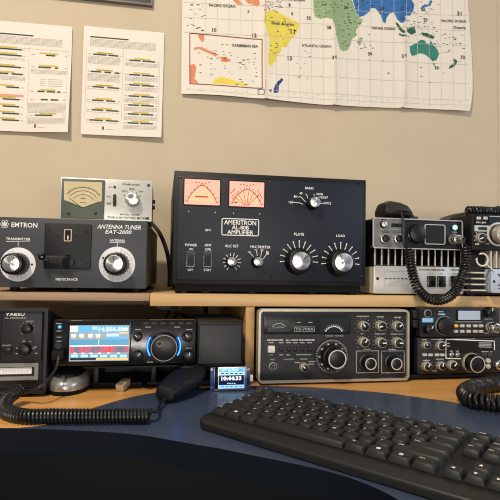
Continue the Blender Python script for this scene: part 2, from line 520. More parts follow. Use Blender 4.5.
# ------------------------------------------------------------------ shelf
SY = .868
ST = .0215
xl = P(150, 298, SY).x
shelf = thing('shelf', 'pale wooden shelf board on an upright divider, carrying the black amplifier', 'shelf', (xl, SY + .2, SHELF))
b = MB(); b.box(xl, xr - .01, SY, WALL - .002, SHELF - ST, SHELF, 'beech', .0012); b.build('board', shelf)
xa, xb = P(245.2, 345, SY + .002).x, P(254.2, 345, SY + .002).x
b = MB(); b.box(xa, xb, SY + .002, WALL - .01, DESK + .0006, SHELF - ST, 'beech_upright', .001); b.build('upright', shelf)
b = MB(); b.box(1.3, 1.316, SY + .002, WALL - .01, DESK + .0006, SHELF - ST, 'beech_upright', .001); b.build('upright', shelf)
sh2 = thing('shelf', 'thinner greyish-brown shelf board at left, under the antenna tuner', 'shelf', (-.6, SY + .2, SHELF))
b = MB(); b.box(-1.0, xl - .0008, SY + .006, WALL - .002, SHELF - .0135, SHELF, 'beech_grey', .001); b.build('board', sh2)
b = MB(); b.box(-1.0, -.98, SY + .01, WALL - .01, DESK + .0006, SHELF - .0135, 'beech_upright', .001); b.build('upright', sh2)

# ------------------------------------------------------------------ wall papers
def paper_sheet(label, corners, rows, off, name='printed_sheet', group=None):
    """corners px TL,TR,BR,BL ; sheet a little curled off the wall towards its lower corners"""
    TL, TR, BR, BL = [P(x, y, WALL - .003) for x, y in corners]
    def at(u, v):
        a = TL.lerp(TR, u); c = BL.lerp(BR, u); p = a.lerp(c, v)
        return Vector((p.x, WALL - .0015 - off(u, v), p.z))
    b = MB(); NU, NV = 20, 26
    G = [[b.v(at(i / NU, j / NV)) for i in range(NU + 1)] for j in range(NV + 1)]
    for j in range(NV):
        for i in range(NU): b.f((G[j][i], G[j][i + 1], G[j + 1][i + 1], G[j + 1][i]), 'paper')
    def bar(u0, u1, v, h, m):
        n = max(2, int((u1 - u0) * 12)); lo = []; hi = []
        for k in range(n + 1):
            u = u0 + (u1 - u0) * k / n
            for vv, l in ((v - h / 2, hi), (v + h / 2, lo)):
                p = at(u, vv); p.y -= .0006; l.append(b.v(p))
        for k in range(n): b.f((hi[k], hi[k + 1], lo[k + 1], lo[k]), m)
    rows(bar)
    c = (TL + BR) / 2
    o = b.build(name, loc=(c.x, WALL - .002, c.z), recalc=False)
    return tag(o, label, 'paper', group)
def para(bar, u0, u1, v0, v1, m='ink_grey'):
    v = v0
    while v < v1:
        u = u0
        while u < u1 - .01:
            w = random.uniform(.015, .05); bar(u, min(u + w, u1), v, .0042, m); u += w + .008
        v += .0105
def blk(bar, u0, u1, v, parts, yel=True, m='ink_green', yw=(.2, .8)):
    W = u1 - u0
    if yel: bar(u0 + W * yw[0], u0 + W * yw[1], v - .017, .0125, 'ink_yellow'); bar(u0 + W * (yw[0] + .03), u0 + W * (yw[1] - .05), v - .017, .003, 'ink_dark')
    bar(u0, u0 + W * .1, v, .006, 'ink_grey'); bar(u0 + W * .92, u1, v, .006, 'ink_grey')
    for a, c in parts: bar(u0 + W * a, u0 + W * c, v, .0125, m)
def rows_a(bar):
    bar(.1, .52, .115, .011, 'ink_dark'); para(bar, .04, .88, .135, .205)
    bar(.03, .95, .235, .002, 'ink_grey'); bar(.45, .452, .24, .01, 'ink_grey')
    for v in (.252, .308): blk(bar, .03, .42, v, [(.1, .9)], yw=(.1, .75))
    para(bar, .03, .42, .335, .35)
    blk(bar, .03, .42, .415, [(.1, .9)], yw=(.15, .7)); blk(bar, .03, .42, .478, [(0.2, .5), (.6, .95)], yw=(.15, .7))
    para(bar, .03, .43, .5, .54)
    blk(bar, .03, .42, .60, [(.45, .85)], yw=(.05, .7)); bar(.03, .42, .675, .02, 'ink_orange')
    for v in (.71, .775, .84, .90): blk(bar, .03, .42, v, [(.35, .88)], yw=(.05, .75))
    blk(bar, .5, .95, .285, [(.4, .66)], yw=(.22, .75)); blk(bar, .5, .95, .40, [(.2, .55), (.66, .75)], yw=(.22, .75))
    para(bar, .5, .95, .425, .46)
    for v in (.51, .53, .55, .57): bar(.62, .68, v, .004, 'ink_grey'); bar(.72, .9, v, .004, 'ink_grey')
    blk(bar, .5, .95, .625, [(.2, .4), (.46, .7), (.75, .85)], yw=(.25, .7)); blk(bar, .5, .95, .70, [(.3, .5), (.58, .8)], yel=False)
    para(bar, .48, .95, .735, .82)
    blk(bar, .5, .95, .865, [(.15, .65)], yw=(.3, .75)) if False else blk(bar, .5, .95, .845, [(.15, .65)], yw=(.3, .75))
    para(bar, .48, .95, .87, .925)
    bar(.565, .585, .945, .03, 'ink_dark'); bar(.6, .7, .955, .004, 'ink_grey')
    for uu in (.47, .955): 
        for i in range(20): bar(uu, uu + .003, .24 + i * .035, .034, 'ink_faint')
def rows_b(bar):
    bar(.08, .55, .095, .011, 'ink_dark'); para(bar, .08, .9, .115, .185)
    for uu in (.04, .49, .95):
        for i in range(19): bar(uu, uu + .003, .20 + i * .035, .034, 'ink_faint')
    L = [(.255, [(.15, .55), (.6, .9)]), (.415, [(.1, .4), (.5, .7), (.8, .95)]), (.555, [(.15, .5), (.6, .95)]), (.68, [(.15, .5), (.58, .85)]), (.77, [(.15, .5), (.58, .95)]), (.865, [(.1, .5), (.58, .95)])]
    for i, (v, p) in enumerate(L):
        blk(bar, .06, .47, v, p, yw=(.25, .75)); para(bar, .06, .46, v + .02, v + (.085 if i in (0, 1) else .03))
    R = [(.285, 1), (.42, 1), (.515, 1), (.62, 0), (.705, 0), (.79, 1), (.875, 0)]
    for v, p in R:
        blk(bar, .52, .94, v, [(.12, .45), (.5, .88)], yw=(.25, .75)); para(bar, .52, .94, v + .022, v + .055)
    bar(.26, .28, .935, .03, 'ink_dark'); bar(.3, .4, .945, .004, 'ink_grey')
PA = [(-9, 20), (72.5, 27), (69.3, 134.5), (-11, 131)]
paper_sheet('printed sheet with yellow highlights, nearer the left edge and cut off by it', PA, rows_a, lambda u, v: .0025 + .018 * max(0, u - .5) * max(0, v - .3) * 2.2 + .006 * v * v, group='printed sheets pinned on the wall')
PB = [(84, 26), (164.5, 33), (161.3, 138.7), (81, 134.7)]
paper_sheet('printed sheet with yellow highlights hanging between the other sheet and the map', PB, rows_b, lambda u, v: .0025 + .018 * max(0, v - .55) ** 1.3 * (.6 + u) + .003 * abs(u - .4) * v, group='printed sheets pinned on the wall')

# ------------------------------------------------------------------ picture frame at the top left
pf = thing('picture_frame', 'dark framed picture high on the wall above the printed sheets', 'picture', P(110, -40, WALL))
A = P(60, 0, WALL - .012); B_ = P(152.3, 5.5, WALL - .012)
b = MB(); b.frame(A.x - .14, B_.x, WALL - .014, WALL - .0005, B_.z, B_.z + .34, .0035, .001, 'frame_grey'); b.build('frame', pf)
b = MB(); b.frame(A.x - .137, B_.x - .003, WALL - .012, WALL - .001, B_.z + .003, B_.z + .337, .02, .001, 'frame_black'); b.build('inner_border', pf)
b = MB(); b.box(A.x - .12, B_.x - .02, WALL - .006, WALL - .001, B_.z + .02, B_.z + .32, 'picture_green'); b.build('picture', pf)

# ------------------------------------------------------------------ world map
def zz(x0, y0, k, pts): return [(x0 + x * k, y0 + y * k) for x, y in pts]
def inpoly(x, y, poly):
    c = False; j = len(poly) - 1
    for i in range(len(poly)):
        xi, yi = poly[i]; xj, yj = poly[j]
        if (yi > y) != (yj > y) and x < (xj - xi) * (y - yi) / (yj - yi) + xi: c = not c
        j = i
    return c
LAND = []
LAND.append(('land_yellow', zz(260, 0, .22, [(30, 60), (60, 50), (95, 66), (125, 85), (160, 100), (178, 115), (168, 150), (152, 170), (138, 185), (120, 217), (100, 218), (92, 240), (75, 262), (68, 285), (50, 300), (58, 318), (35, 302), (33, 270), (38, 230), (40, 190), (25, 140), (13, 100), (20, 80)])))
LAND.append(('land_green', [(312.8, 10), (313, 0), (317, -8), (326, -14), (345, -12), (351, 0), (352, 2), (356, 15.4), (358, 18), (362.4, 21), (361, 24), (354.7, 32), (356, 36), (351, 40.6), (350, 45), (347, 51), (343, 52.5), (339, 51.7), (336, 42), (333.7, 31), (331.5, 21), (326, 18.7), (319.4, 19.8), (314.4, 17.6)]))
LAND.append(('land_green', zz(340, 0, .14, [(115, 300), (130, 280), (150, 270), (150, 300), (137, 335), (120, 325)])))
LAND.append(('land_blue', zz(340, 0, .14, [(85, -90), (88, 10), (110, 90), (128, 130), (165, 120), (205, 90), (215, 68), (245, 65), (270, 90), (285, 120), (300, 160), (320, 178), (325, 140), (345, 108), (370, 95), (390, 120), (400, 150), (430, 178), (452, 168), (460, 145), (440, 125), (460, 110), (485, 110), (510, 90), (520, 40), (500, 0), (520, -90)])))
LAND.append(('land_blue', zz(395, 0, .23, [(105, 40), (120, 25), (140, 22), (150, 5), (160, 8), (150, 28), (130, 35), (112, 45)])))
LAND.append(('land_blue', zz(395, 0, .23, [(-10, 60), (25, 80), (60, 74), (78, 45), (78, 20), (62, 0), (60, -30), (-10, -30)])))
LAND.append(('land_dark', zz(340, 0, .14, [(388, 172), (402, 170), (430, 215), (455, 250), (440, 252), (415, 225)])))
LAND.append(('land_dark', zz(395, 0, .23, [(12, 150), (30, 160), (55, 163), (55, 168), (28, 166), (10, 156)])))
LAND.append(('land_dark', zz(395, 0, .23, [(40, 142), (58, 125), (82, 118), (84, 148), (62, 158)])))
LAND.append(('land_dark', zz(395, 0, .23, [(108, 148), (135, 146), (168, 164), (160, 174), (135, 166), (115, 158)])))
LAND.append(('land_teal', zz(395, 0, .23, [(55, 210), (90, 190), (105, 178), (125, 178), (130, 192), (145, 196), (150, 178), (162, 200), (182, 222), (186, 240), (176, 266), (158, 272), (145, 255), (120, 240), (100, 238), (70, 250), (60, 240)])))
LAND.append(('land_teal', zz(395, 0, .23, [(156, 278), (172, 278), (163, 293)])))
LAND.append(('land_dark', zz(395, 0, .23, [(245, 258), (264, 270), (258, 287), (245, 298), (226, 307), (230, 292), (250, 280)])))
LAND.append(('land_orange', zz(175, 0, .21, [(110, 165), (138, 170), (138, 202), (125, 203), (112, 182)])))
LAND.append(('land_orange', zz(175, 0, .21, [(85, 242), (100, 226), (130, 229), (165, 247), (205, 262), (195, 275), (150, 254), (115, 238)])))
LAND.append(('land_orange', zz(175, 0, .21, [(213, 275), (245, 276), (268, 295), (238, 302), (218, 297)])))
LAND.append(('land_orange', zz(175, 0, .21, [(72, 315), (88, 308), (102, 325), (97, 350), (92, 380), (112, 405), (72, 402)])))
LAND.append(('land_yellow', zz(175, 0, .21, [(176, 400), (190, 380), (220, 373), (240, 379), (270, 386), (300, 398), (320, 400), (348, 415), (330, 416), (176, 406)])))
LAND.append(('land_orange', zz(175, 0, .21, [(325, -40), (330, 0), (345, 20), (370, 26), (390, 38), (402, 25), (396, 0), (400, -40)])))
LAND.append(('land_navy', zz(260, 0, .22, [(54, 432), (60, 400), (75, 378), (95, 362), (102, 370), (82, 395), (79, 432)])))
LAND.append(('land_navy', zz(260, 0, .22, [(36, 420), (46, 414), (44, 428), (37, 430)])))
LAND.append(('land_orange', [(196, -34), (212, -40), (236, -38), (254, -30), (262, -18), (256, -10), (250, -2), (242, -3), (236, -1), (243, 5), (238, 6), (226, -6), (218, -18), (204, -26)]))
LAND.append(('land_orange', [(272, -46), (290, -46), (288, -34), (278, -27), (273, -34)]))
LAND.append(('land_navy', [(316, -12), (317, -22), (326, -34), (340, -36), (346, -26), (345, -14), (334, -15), (326, -15)]))
LAND.append(('land_blue', [(346, -26), (360, -36), (390, -40), (430, -38), (448, -30), (440, -20), (428, -12), (413, -8), (352, -8), (346, -14)]))
# the map sheet: px corner frame, u right, v down (v<0 is above the photo's top edge)
def map_px(u, v):
    xl_ = 182.2 + (181 - 182.2) * v; 
    xr_ = 466 + 8.2 * v - 2 * v ** 2 - 6.3 * max(0, v) ** 6
    x = xl_ + (xr_ - xl_) * u
    yt = -22 - 5 * (1 - u); yb = 95.0 + 17.8 * u + 1.6 * math.sin(u * PI) * 1.0 - .8 * math.sin(u * 3 * PI)
    y0 = 0
    return x, y0 + yb * v
def map_off(u, v):
    o = .003
    for c in (.288, .525, .765):                       # fold ridges
        o += .007 * math.exp(-abs(u - c) * 34) * (1.6 if u > c else .8)
    o += .004 * abs(math.sin(u * PI * 4)) * max(0, v)
    if v > .55: o += .03 * (v - .55) ** 1.6 * (.7 + .5 * math.sin(u * 6.0))
    if u > .86: o += .05 * (u - .86) ** 1.1 * (.45 + .55 * max(0, v))*1.6
    return o
def map_at(u, v, lift=0.):
    x, y = map_px(u, v); p = P(x, y, WALL)
    return Vector((p.x, WALL - .0008 - map_off(u, v) - lift, p.z))
V0 = -.55
b = MB(); NU, NV = 400, 210
VV = [V0 + (1 - V0) * j / NV for j in range(NV + 1)]
G = [[b.v(map_at(i / NU, v)) for i in range(NU + 1)] for v in VV]
bbs = [(m, p, min(q[0] for q in p), max(q[0] for q in p), min(q[1] for q in p), max(q[1] for q in p)) for m, p in LAND]
for j in range(NV):
    for i in range(NU):
        x, y = map_px((i + .5) / NU, (VV[j] + VV[j + 1]) / 2); m = 'map_paper'
        for mm, p, x0, x1, y0, y1 in bbs:
            if x0 <= x <= x1 and y0 <= y <= y1 and inpoly(x, y, p): m = mm
        b.f((G[j][i], G[j][i + 1], G[j + 1][i + 1], G[j + 1][i]), m)
def map_inv(x, y):
    u, v = .5, .5
    for _ in range(8):
        a, c = map_px(u, v); u += (x - a) / 287; v += (y - c) / 104
    return u, v
def mline(x0, y0, x1, y1, w, m, lift=.0006):
    n = max(2, int(math.hypot(x1 - x0, y1 - y0) / 4)); L = math.hypot(x1 - x0, y1 - y0)
    nx, ny = -(y1 - y0) / L * w / 2, (x1 - x0) / L * w / 2; A_, B2 = [], []
    for k in range(n + 1):
        x, y = x0 + (x1 - x0) * k / n, y0 + (y1 - y0) * k / n
        A_.append(b.v(map_at(*map_inv(x + nx, y + ny), lift))); B2.append(b.v(map_at(*map_inv(x - nx, y - ny), lift)))
    for k in range(n): b.f((A_[k], A_[k + 1], B2[k + 1], B2[k]), m)
def mtext(s, x, y, w, m='ink_dark', slope=.05, bold=.02):
    vs, fs, W, H = text_geo(s, bold); k = w / W
    V = [b.v(map_at(*map_inv(x + q[0] * k, y - q[1] * k + q[0] * k * slope), .0017)) for q in vs]
    for f in fs: b.f([V[i] for i in f], m)
for i in range(1, 25):
    x = 182 + i * 11.7
    ytop = 40 if x < 262 else 0
    mline(x + .3, -20, x, 33 + .05 * (x - 182) if x < 262 else 99 + .04 * (x - 182), .35, 'map_line')
for y in (3, 18, 33, 52, 71, 88):
    x0 = 264 if y > 33 else 184
    mline(x0, y + .05 * (x0 - 182), 466, y + .05 * 284, .35, 'map_line')
box4 = zz(175, 0, .21, [(70, 162), (412, 194), (410, 430), (70, 405)])
for i in range(4): mline(*box4[i], *box4[(i + 1) % 4], .9, 'map_red')
mline(186, 91, 262, 97, .3, 'map_line'); mline(262, 98, 466, 107, .3, 'map_line')
for s, x, y, w in (('PACIFIC OCEAN', 222, 6.8, 26), ('CARIBBEAN SEA', 244.5, 46.8, 26), ('South America', 282, 25, 23), ('ATLANTIC OCEAN', 315.5, 47, 29), ('ATLANTIC OCEAN', 290, .6, 28), ('INDIAN OCEAN', 382.5, 29.5, 23), ('PACIFIC OCEAN', 452, 22.5, 24), ('Oceania', 457.5, 29, 12)):
    mtext(s, x, y, w)
for s, x, y in (('7', 248, 13), ('10', 214, 31), ('12', 254, 36.5), ('8', 289, 6), ('9', 291.5, 15), ('11', 292, 32.5), ('13', 289, 59.5), ('35', 308, 19), ('38', 328, 29), ('36', 333, 59), ('39', 369, 55), ('29', 402, 57.5), ('30', 435, 69), ('27', 424.5, 21.5), ('26', 422, 10.5), ('31', 457.5, 15), ('32', 460.5, 58.7), ('28', 381, 9), ('24', 345, 9)):
    mtext(s, x, y, 2 if len(s) == 1 else 4.2)
rs = random.Random(3)
def scat(x0, y0, x1, y1, n, m='ink_dark', poly=None):
    k = 0
    while k < n:
        x, y = rs.uniform(x0, x1), rs.uniform(y0, y1)
        if poly and not inpoly(x, y, poly): continue
        w = rs.uniform(1.2, 3); mline(x - w / 2, y, x + w / 2, y + .05 * w, rs.uniform(.3, .55), m, .0007); k += 1
scat(186, 4, 205, 32, 22); scat(210, 45, 232, 68, 14); scat(236, 54, 258, 88, 26); scat(196, 48, 232, 80, 14)
scat(262, 1, 282, 14, 26); scat(268, 14, 296, 60, 26, poly=LAND[0][1]); scat(314, 2, 360, 48, 60, poly=LAND[1][1]); scat(352, 1, 412, 20, 34, poly=LAND[3][1])
scat(355, 34, 372, 50, 12); scat(404, 22, 436, 38, 30); scat(430, 34, 462, 54, 30); scat(408, 2, 440, 20, 12); scat(366, 60, 460, 92, 10); scat(296, 50, 324, 80, 10)
for i in range(24):
    x = 188 + i * 11.7
    mline(x - .5, 90 + .05 * (x - 182), x + .5, 90 + .05 * (x - 182), .8, 'ink_grey', .0007)
sq = zz(175, 0, .21, [(390, 435), (418, 435), (418, 460), (390, 460)])
for i in range(4): mline(*sq[i], *sq[(i + 1) % 4], .7, 'land_navy')
mc = P(325, 40, WALL)
tag(b.build('world_map', loc=(mc.x, WALL - .003, mc.z), recalc=False), 'large creased paper world map hanging on the wall above the black amplifier', 'map')

# ------------------------------------------------------------------ black linear amplifier (centre)
F = Face(.872)
x0, x1, z0, z1 = F.rect(173.2, 170.5, 366, 283)
amp = thing('linear_amplifier', 'large black amplifier with two lit pink meters, centre of the shelf', 'amplifier', ((x0 + x1) / 2, F.Y + .19, SHELF))
z1 = F.xz(174, 170.3)[1]; zb = SHELF + .0165
b = MB(); b.box(x0, x1, F.Y, F.Y + .375, zb, z1, 'black_case', .0018); b.build('case', amp)
b = MB()
b.box(x0 + .0075, x1 - .0075, F.Y - .0022, F.Y + .001, zb + .008, z1 - .0095, 'amp_panel', .0008)
F2 = Face(F.Y - .0022)
for px, py in ((180.6, 177.6), (270, 180.8), (359.3, 184.4), (178.3, 274), (270.5, 276), (361.6, 276.6)): screw(F2, b, px, py, 1.5, 'black_gloss')
for px, py in ((188.7, 211.5), (215.3, 212.3), (233.7, 213.2), (259.6, 214)): screw(F2, b, px, py, .6, 'alu_plain')
T = lambda s, x, y, w, h=None: F2.txt(b, s, x, y, w, h)
T('BAND', 309.3, 188.2, 8.5); T('PLATE', 299, 234.3, 10); T('LOAD', 340.5, 235.8, 8.5)
T('POWER', 191, 245, 12); T('ON', 191, 249.2, 4); T('XMT', 208, 245.2, 7); T('OPR', 208, 249.4, 6); T('OFF', 190.4, 269.8, 5.5); T('STBY', 207.5, 269.9, 7.5)
T('ALC SET', 231.7, 246, 13.5); T('MULTIMETER', 260.5, 247, 20); T('XMT', 208, 230.2, 6)
T('AMERITRON', 240.2, 222.6, 32, 4.6); T('AL-80B', 240.4, 227.6, 17, 4); T('AMPLIFIER', 240.3, 232.3, 26, 4)
F2.outline(b, 221.5, 218.6, 259, 235.8, .8, 2, 'print_white')
ticks(F2, b, 232, 262, 5.8, 9.2, -58, 238, 12, .55); ticks(F2, b, 299, 260, 12, 18.5, -6, 186, 11, .6, dots=.6); ticks(F2, b, 340.5, 262, 12, 18.5, -6, 186, 11, .6, dots=.6)
ln = lambda *a: F2.ln(b, *a)
for q in ((293.5, 202.3, 300, 203, .5), (300, 203, 303, 204.4, .5), (297.5, 196.8, 301, 197, .5), (301, 197, 305.5, 202, .5), (305.5, 194.3, 306.5, 194.6, .5), (306.5, 194.6, 308, 199, .5), (314, 194.2, 314, 198, .5), (319, 197, 316, 200, .5), (319, 197, 321, 197.2, .5), (318, 204, 324, 203, .5),
          (255.5, 259.5, 250.5, 253.3, .5), (257.6, 258, 256.5, 251, .5), (260.4, 258, 261.5, 251.6, .5), (263, 259, 267, 253.5, .5)): ln(*q)
T('160', 291, 202.2, 4.5); T('80', 295.2, 196.6, 3); T('40', 300.8, 193.3, 3); T('20/30', 319.5, 194.2, 6.5); T('15/17', 324.5, 197.6, 6.5); T('10/12', 327.6, 203.2, 6.5)
T('HV', 249.5, 252.2, 3); T('PO', 256, 250, 2.6); T('Ip', 262, 250.2, 2.4); T('Ig', 267.5, 252.6, 2.6)
b.build('front_panel', amp)
for (a, c, d, e) in ((184.2, 179.3, 220, 205), (229.2, 181.6, 264.2, 206.8)):
    q0, q1, r0, r1 = F2.rect(a, c, d, e)
    mt = MB(); mt.frame(q0 - .0015, q1 + .0015, F2.Y - .001, F2.Y + .001, r0 - .0015, r1 + .0015, .0018, .0015, 'black_gloss'); mo = mt.build('meter', amp)
    mt = MB(); mt.box(q0, q1, F2.Y - .0004, F2.Y + .001, r0, r1, 'meter_pink')
    W, H = q1 - q0, r1 - r0; cx = (q0 + q1) / 2
    s = 1 if a < 200 else 0
    yy = F2.Y - .0004
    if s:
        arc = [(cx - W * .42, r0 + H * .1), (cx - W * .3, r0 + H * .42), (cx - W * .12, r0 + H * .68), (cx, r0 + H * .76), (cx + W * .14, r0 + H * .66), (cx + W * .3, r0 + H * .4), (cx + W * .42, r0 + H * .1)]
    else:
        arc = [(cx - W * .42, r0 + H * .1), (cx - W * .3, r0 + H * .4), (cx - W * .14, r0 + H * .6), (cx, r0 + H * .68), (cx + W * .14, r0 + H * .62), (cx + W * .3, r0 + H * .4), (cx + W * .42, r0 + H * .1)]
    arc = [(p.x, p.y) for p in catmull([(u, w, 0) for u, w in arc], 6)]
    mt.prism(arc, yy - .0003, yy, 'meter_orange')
    for p, q in zip(arc, arc[1:]): mt.line(*p, *q, yy - .0003, .0011, 'meter_ink')
    n = len(arc)
    for k in range(0, n, 3):
        p = arc[k]; ux, uz = p[0] - cx, p[1] - (r0 - H * .2); L = math.hypot(ux, uz)
        mt.line(p[0], p[1], p[0] + ux / L * H * .1, p[1] + uz / L * H * .1, yy - .0001, .0008, 'meter_ink')
    if s: mt.line(cx - W * .2, r0 + H * .32, cx + W * .17, r0 + H * .32, yy - .0003, .0024, 'print_red')
    else:
        for k in (-.42, -.28, -.1, .05, .2, .34): mt.line(cx + W * k * .12, r0 + H * .05, cx + W * k, r0 + H * (.62 - k * k), yy - .0003, .0008, 'meter_ink')
        mt.line(q0 + W * .03, r0 + H * .5, q0 + W * .17, r0 + H * .7, yy, .001, 'meter_ink'); mt.line(q1 - W * .2, r0 + H * .68, q1 - W * .05, r0 + H * .36, yy, .001, 'meter_ink')
        mt.line(q0 + W * .14, r0 + H * .16, q0 + W * .24, r0 + H * .16, yy - .0003, .002, 'meter_ink')
    for k in range(5): mt.line(q0 + W * (.3 + .09 * k), r0 + H * (.86 + .02 * math.sin(k * 2)), q0 + W * (.34 + .09 * k), r0 + H * (.87 + .02 * math.sin(k * 2)), yy, .0014, 'meter_ink')
    mt.build('dial', mo)
knob(F2, amp, 312, 203.5, 6.6, .019, 'alu', 250, .82)
knob(F2, amp, 231, 261.8, 6, .013, 'alu', 60, .84); knob(F2, amp, 257, 262, 6.2, .014, 'alu', 70, .8)
knob(F2, amp, 297.5, 261.3, 13.4, .024, 'alu', 40, .72); knob(F2, amp, 339, 262.6, 13.4, .024, 'alu', 120, .72)
for px, py in ((190.5, 259), (207.5, 259)):
    q0, q1, r0, r1 = F2.rect(px - 4, py - 8, px + 4, py + 8)
    s = MB(); s.frame(q0, q1, F2.Y - .0015, F2.Y + .001, r0, r1, .0012, .001, 'black_gloss'); so = s.build('rocker_switch', amp)
    s = MB(); zm = (r0 + r1) / 2
    pts = [(F2.Y, r0 + .001), (F2.Y - .0065, r0 + .002), (F2.Y - .002, zm), (F2.Y - .002, r1 - .001), (F2.Y, r1 - .001)]
    va = [s.v((q0 + .0012, y, z)) for y, z in pts]; vb = [s.v((q1 - .0012, y, z)) for y, z in pts]
    s.f(va, 'knob_black'); s.f(vb[::-1], 'knob_black')
    for i in range(5): s.f((va[i], vb[i], vb[(i + 1) % 5], va[(i + 1) % 5]), 'knob_black')
    s.build('rocker', so)
lx, lz = F2.xz(207.5, 236.5); s = MB(); s.cyl(lx, F2.Y, lz, .0035, .002, 'black_gloss', 20); s.cyl(lx, F2.Y - .002, lz, .002, .002, 'meter_ink', 16, bev=.0008); s.build('indicator_lamp', amp)
b = MB(); b.box(x0 + .006, x1 - .006, F.Y + .012, F.Y + .36, SHELF + .004, zb + .001, 'black_rubber'); b.build('gap_shade_block', amp)  # added dark block in place of the shade between the feet
feet(amp, (x0 + .02, x0 + .06, x0 + .145, x1 - .10, x1 - .02), (F.Y + .02, F.Y + .34), SHELF, zb, .009)

# ------------------------------------------------------------------ antenna tuner (left)
F = Face(.884)
x0, x1, _, _ = F.rect(-14, 220, 146.6, 286)
zb = SHELF + .0075; z1 = F.xz(146, 221)[1]
tun = thing('antenna_tuner', 'wide dark grey antenna tuner with two white dials and a crank, at left', 'tuner', ((x0 + x1) / 2, F.Y + .15, SHELF))
b = MB(); b.box(x0 + .002, x1 - .001, F.Y + .004, F.Y + .33, zb + .001, z1 - .001, 'tuner_side', .001); b.build('cover', tun)
b = MB(); b.box(x0, x1, F.Y, F.Y + .004, zb, z1, 'tuner_panel', .0008)
T = lambda s, x, y, w, h=None, sh=0., m='print_white': F.txt(b, s, x, y, w, h, m, shear=sh)
T('EMTRON', 23, 224.6, 26.5, 5.2); T('TRANSMITTER', 16.5, 238.6, 25, 2.5); T('INDUCTANCE', 66, 279.4, 22, 2.6); T('ANTENNA', 117.2, 240.4, 15.5, 2.5)
T('ANTENNA TUNER', 119.5, 227, 44, 4.3, .25); T('EAT-2000', 118.6, 231.9, 26, 4, .25)
F.ln(b, 4, 241, 29, 240.8, .5); F.ln(b, 16.5, 241, 16.5, 246, .5); F.ln(b, 109.5, 242.6, 125, 242.7, .5); F.ln(b, 117.2, 242.6, 117.2, 247, .5)
lx, lz = F.xz(2.6, 223.6); k = F.k(0, 223)
for a in (0, 60, 120):     # little atom emblem: three crossed orbits round a dot
    ca, sa = math.cos(math.radians(a)), math.sin(math.radians(a)); q = []
    for i in range(25):
        t = 2 * PI * i / 24; u, w = 4.6 * k * math.cos(t), 1.7 * k * math.sin(t); q.append((lx + u * ca - w * sa, lz + u * sa + w * ca))
    for p, r_ in zip(q, q[1:]): b.line(*p, *r_, F.Y - .0002, .0007, 'print_white')
b.cyl(lx, F.Y, lz, .0018, .0006, 'print_white', 12)
b.build('front_panel', tun)
for px, dx in ((16.4, -2), (117, 0)):
    x, z = F.xz(px, 264.4); k = F.k(px, 264)
    d = MB(); d.cyl(x, F.Y, z, 18.3 * k, .0014, 'dial_white', 56, bev=.0004)
    for i in range(26):
        a = math.radians(140 + i * 10 if px > 50 else 60 - i * 10)
        a = math.radians(75 - i * 9) if px > 50 else math.radians(110 + i * 8)
        r1_ = 17 if i % 2 == 0 else 16
        d.line(x + 14.2 * k * math.cos(a), z + 14.2 * k * math.sin(a), x + r1_ * k * math.cos(a), z + r1_ * k * math.sin(a), F.Y - .0014, .0007, 'print_grey')
        if i % 2 == 0:
            d.line(x + 13 * k * math.cos(a) - .001, z + 13 * k * math.sin(a), x + 13 * k * math.cos(a) + .001, z + 13 * k * math.sin(a), F.Y - .0014, .002, 'print_grey')
    sx = x + (14.5 * k if px < 50 else -14 * k); d.cyl(sx, F.Y - .001, z + (.0005 if px < 50 else .011), .0018, .0012, 'print_black', 12)
    dl = d.build('dial_plate', tun, angle=50)
    knob(F, tun, px, 264, 12.4, .034, 'alu', 65 if px < 50 else 95, .76, dbase=.0014)
q0, q1, r0, r1 = F.rect(43.5, 223.2, 91, 269)
b = MB(); b.rbox(q0, q1, F.Y - .003, F.Y + .001, r0, r1, .003, 'black_case', .0008)
FP = Face(F.Y - .003)
for px, py in ((49, 229.5), (86.5, 231), (48.5, 263), (86, 264)): screw(FP, b, px, py, 1.3, 'black_gloss')
for px, py in ((58, 235.2), (76.6, 235.4)): screw(FP, b, px, py, 1.5, 'black_gloss')
cp = b.build('crank_plate', tun)
b = MB(); FP.outline(b, 63.4, 229, 71.2, 241.2, .9, .8, 'dial_paper', .001); FP.plate(b, 64.3, 230, 70.3, 240.2, .0003, 'window_black'); FP.txt(b, '1', 67.3, 237.4, 1.1, 4, 'print_white'); b.build('turns_counter', cp)
c1 = P(70, 262, F.Y - .012); c2 = P(46, 258.6, F.Y - .014); b = MB()
ca = (c2 - c1); ca.y = 0; L = ca.length; ca.normalize(); cn = Vector((-ca.z, 0, ca.x)); pts = []
for i in range(13):
    a = PI / 2 + PI * i / 12 + PI; p = c1 + (-ca * 0) + (ca * math.cos(a) + cn * math.sin(a)) * .0105; pts.append((p.x, p.z))
for i in range(9):
    a = PI / 2 + PI * i / 8; p = c2 + (-ca * math.cos(a) + cn * -math.sin(a)) * -.006; 
pe = c2
for i in range(9):
    a = PI / 2 - PI * i / 8; p = pe + (ca * math.cos(a) + cn * math.sin(a)) * .0055; pts.append((p.x, p.z))
hull = pts
b.prism(hull, F.Y - .016, F.Y - .009, 'charcoal', .002); b.cyl(c1.x, F.Y - .003, c1.z, .006, .008, 'knob_black', 20)
cr = b.build('crank', tun)
b = MB(); ck = P(41.5, 256.8, F.Y - .016); b.cyl(c2.x, F.Y - .014, c2.z, .004, .004, 'knob_black', 16); b.cyl(ck.x, F.Y - .008, ck.z, .0058, .02, 'black_gloss', 20, r2=.0052, bev=.002); b.build('crank_grip', cr)
feet(tun, (F.xz(9, 288)[0], F.xz(72, 288)[0], x1 - .018), (F.Y + .02, F.Y + .3), SHELF, zb, .008)
TUN_TOP = z1 - .001
pv = Vector((x1, F.Y, SHELF)); RZ = Matrix.Rotation(math.radians(-2.5), 3, 'Z')
tun.location = pv + RZ @ (tun.location - pv); tun.rotation_euler.z = math.radians(-2.5)

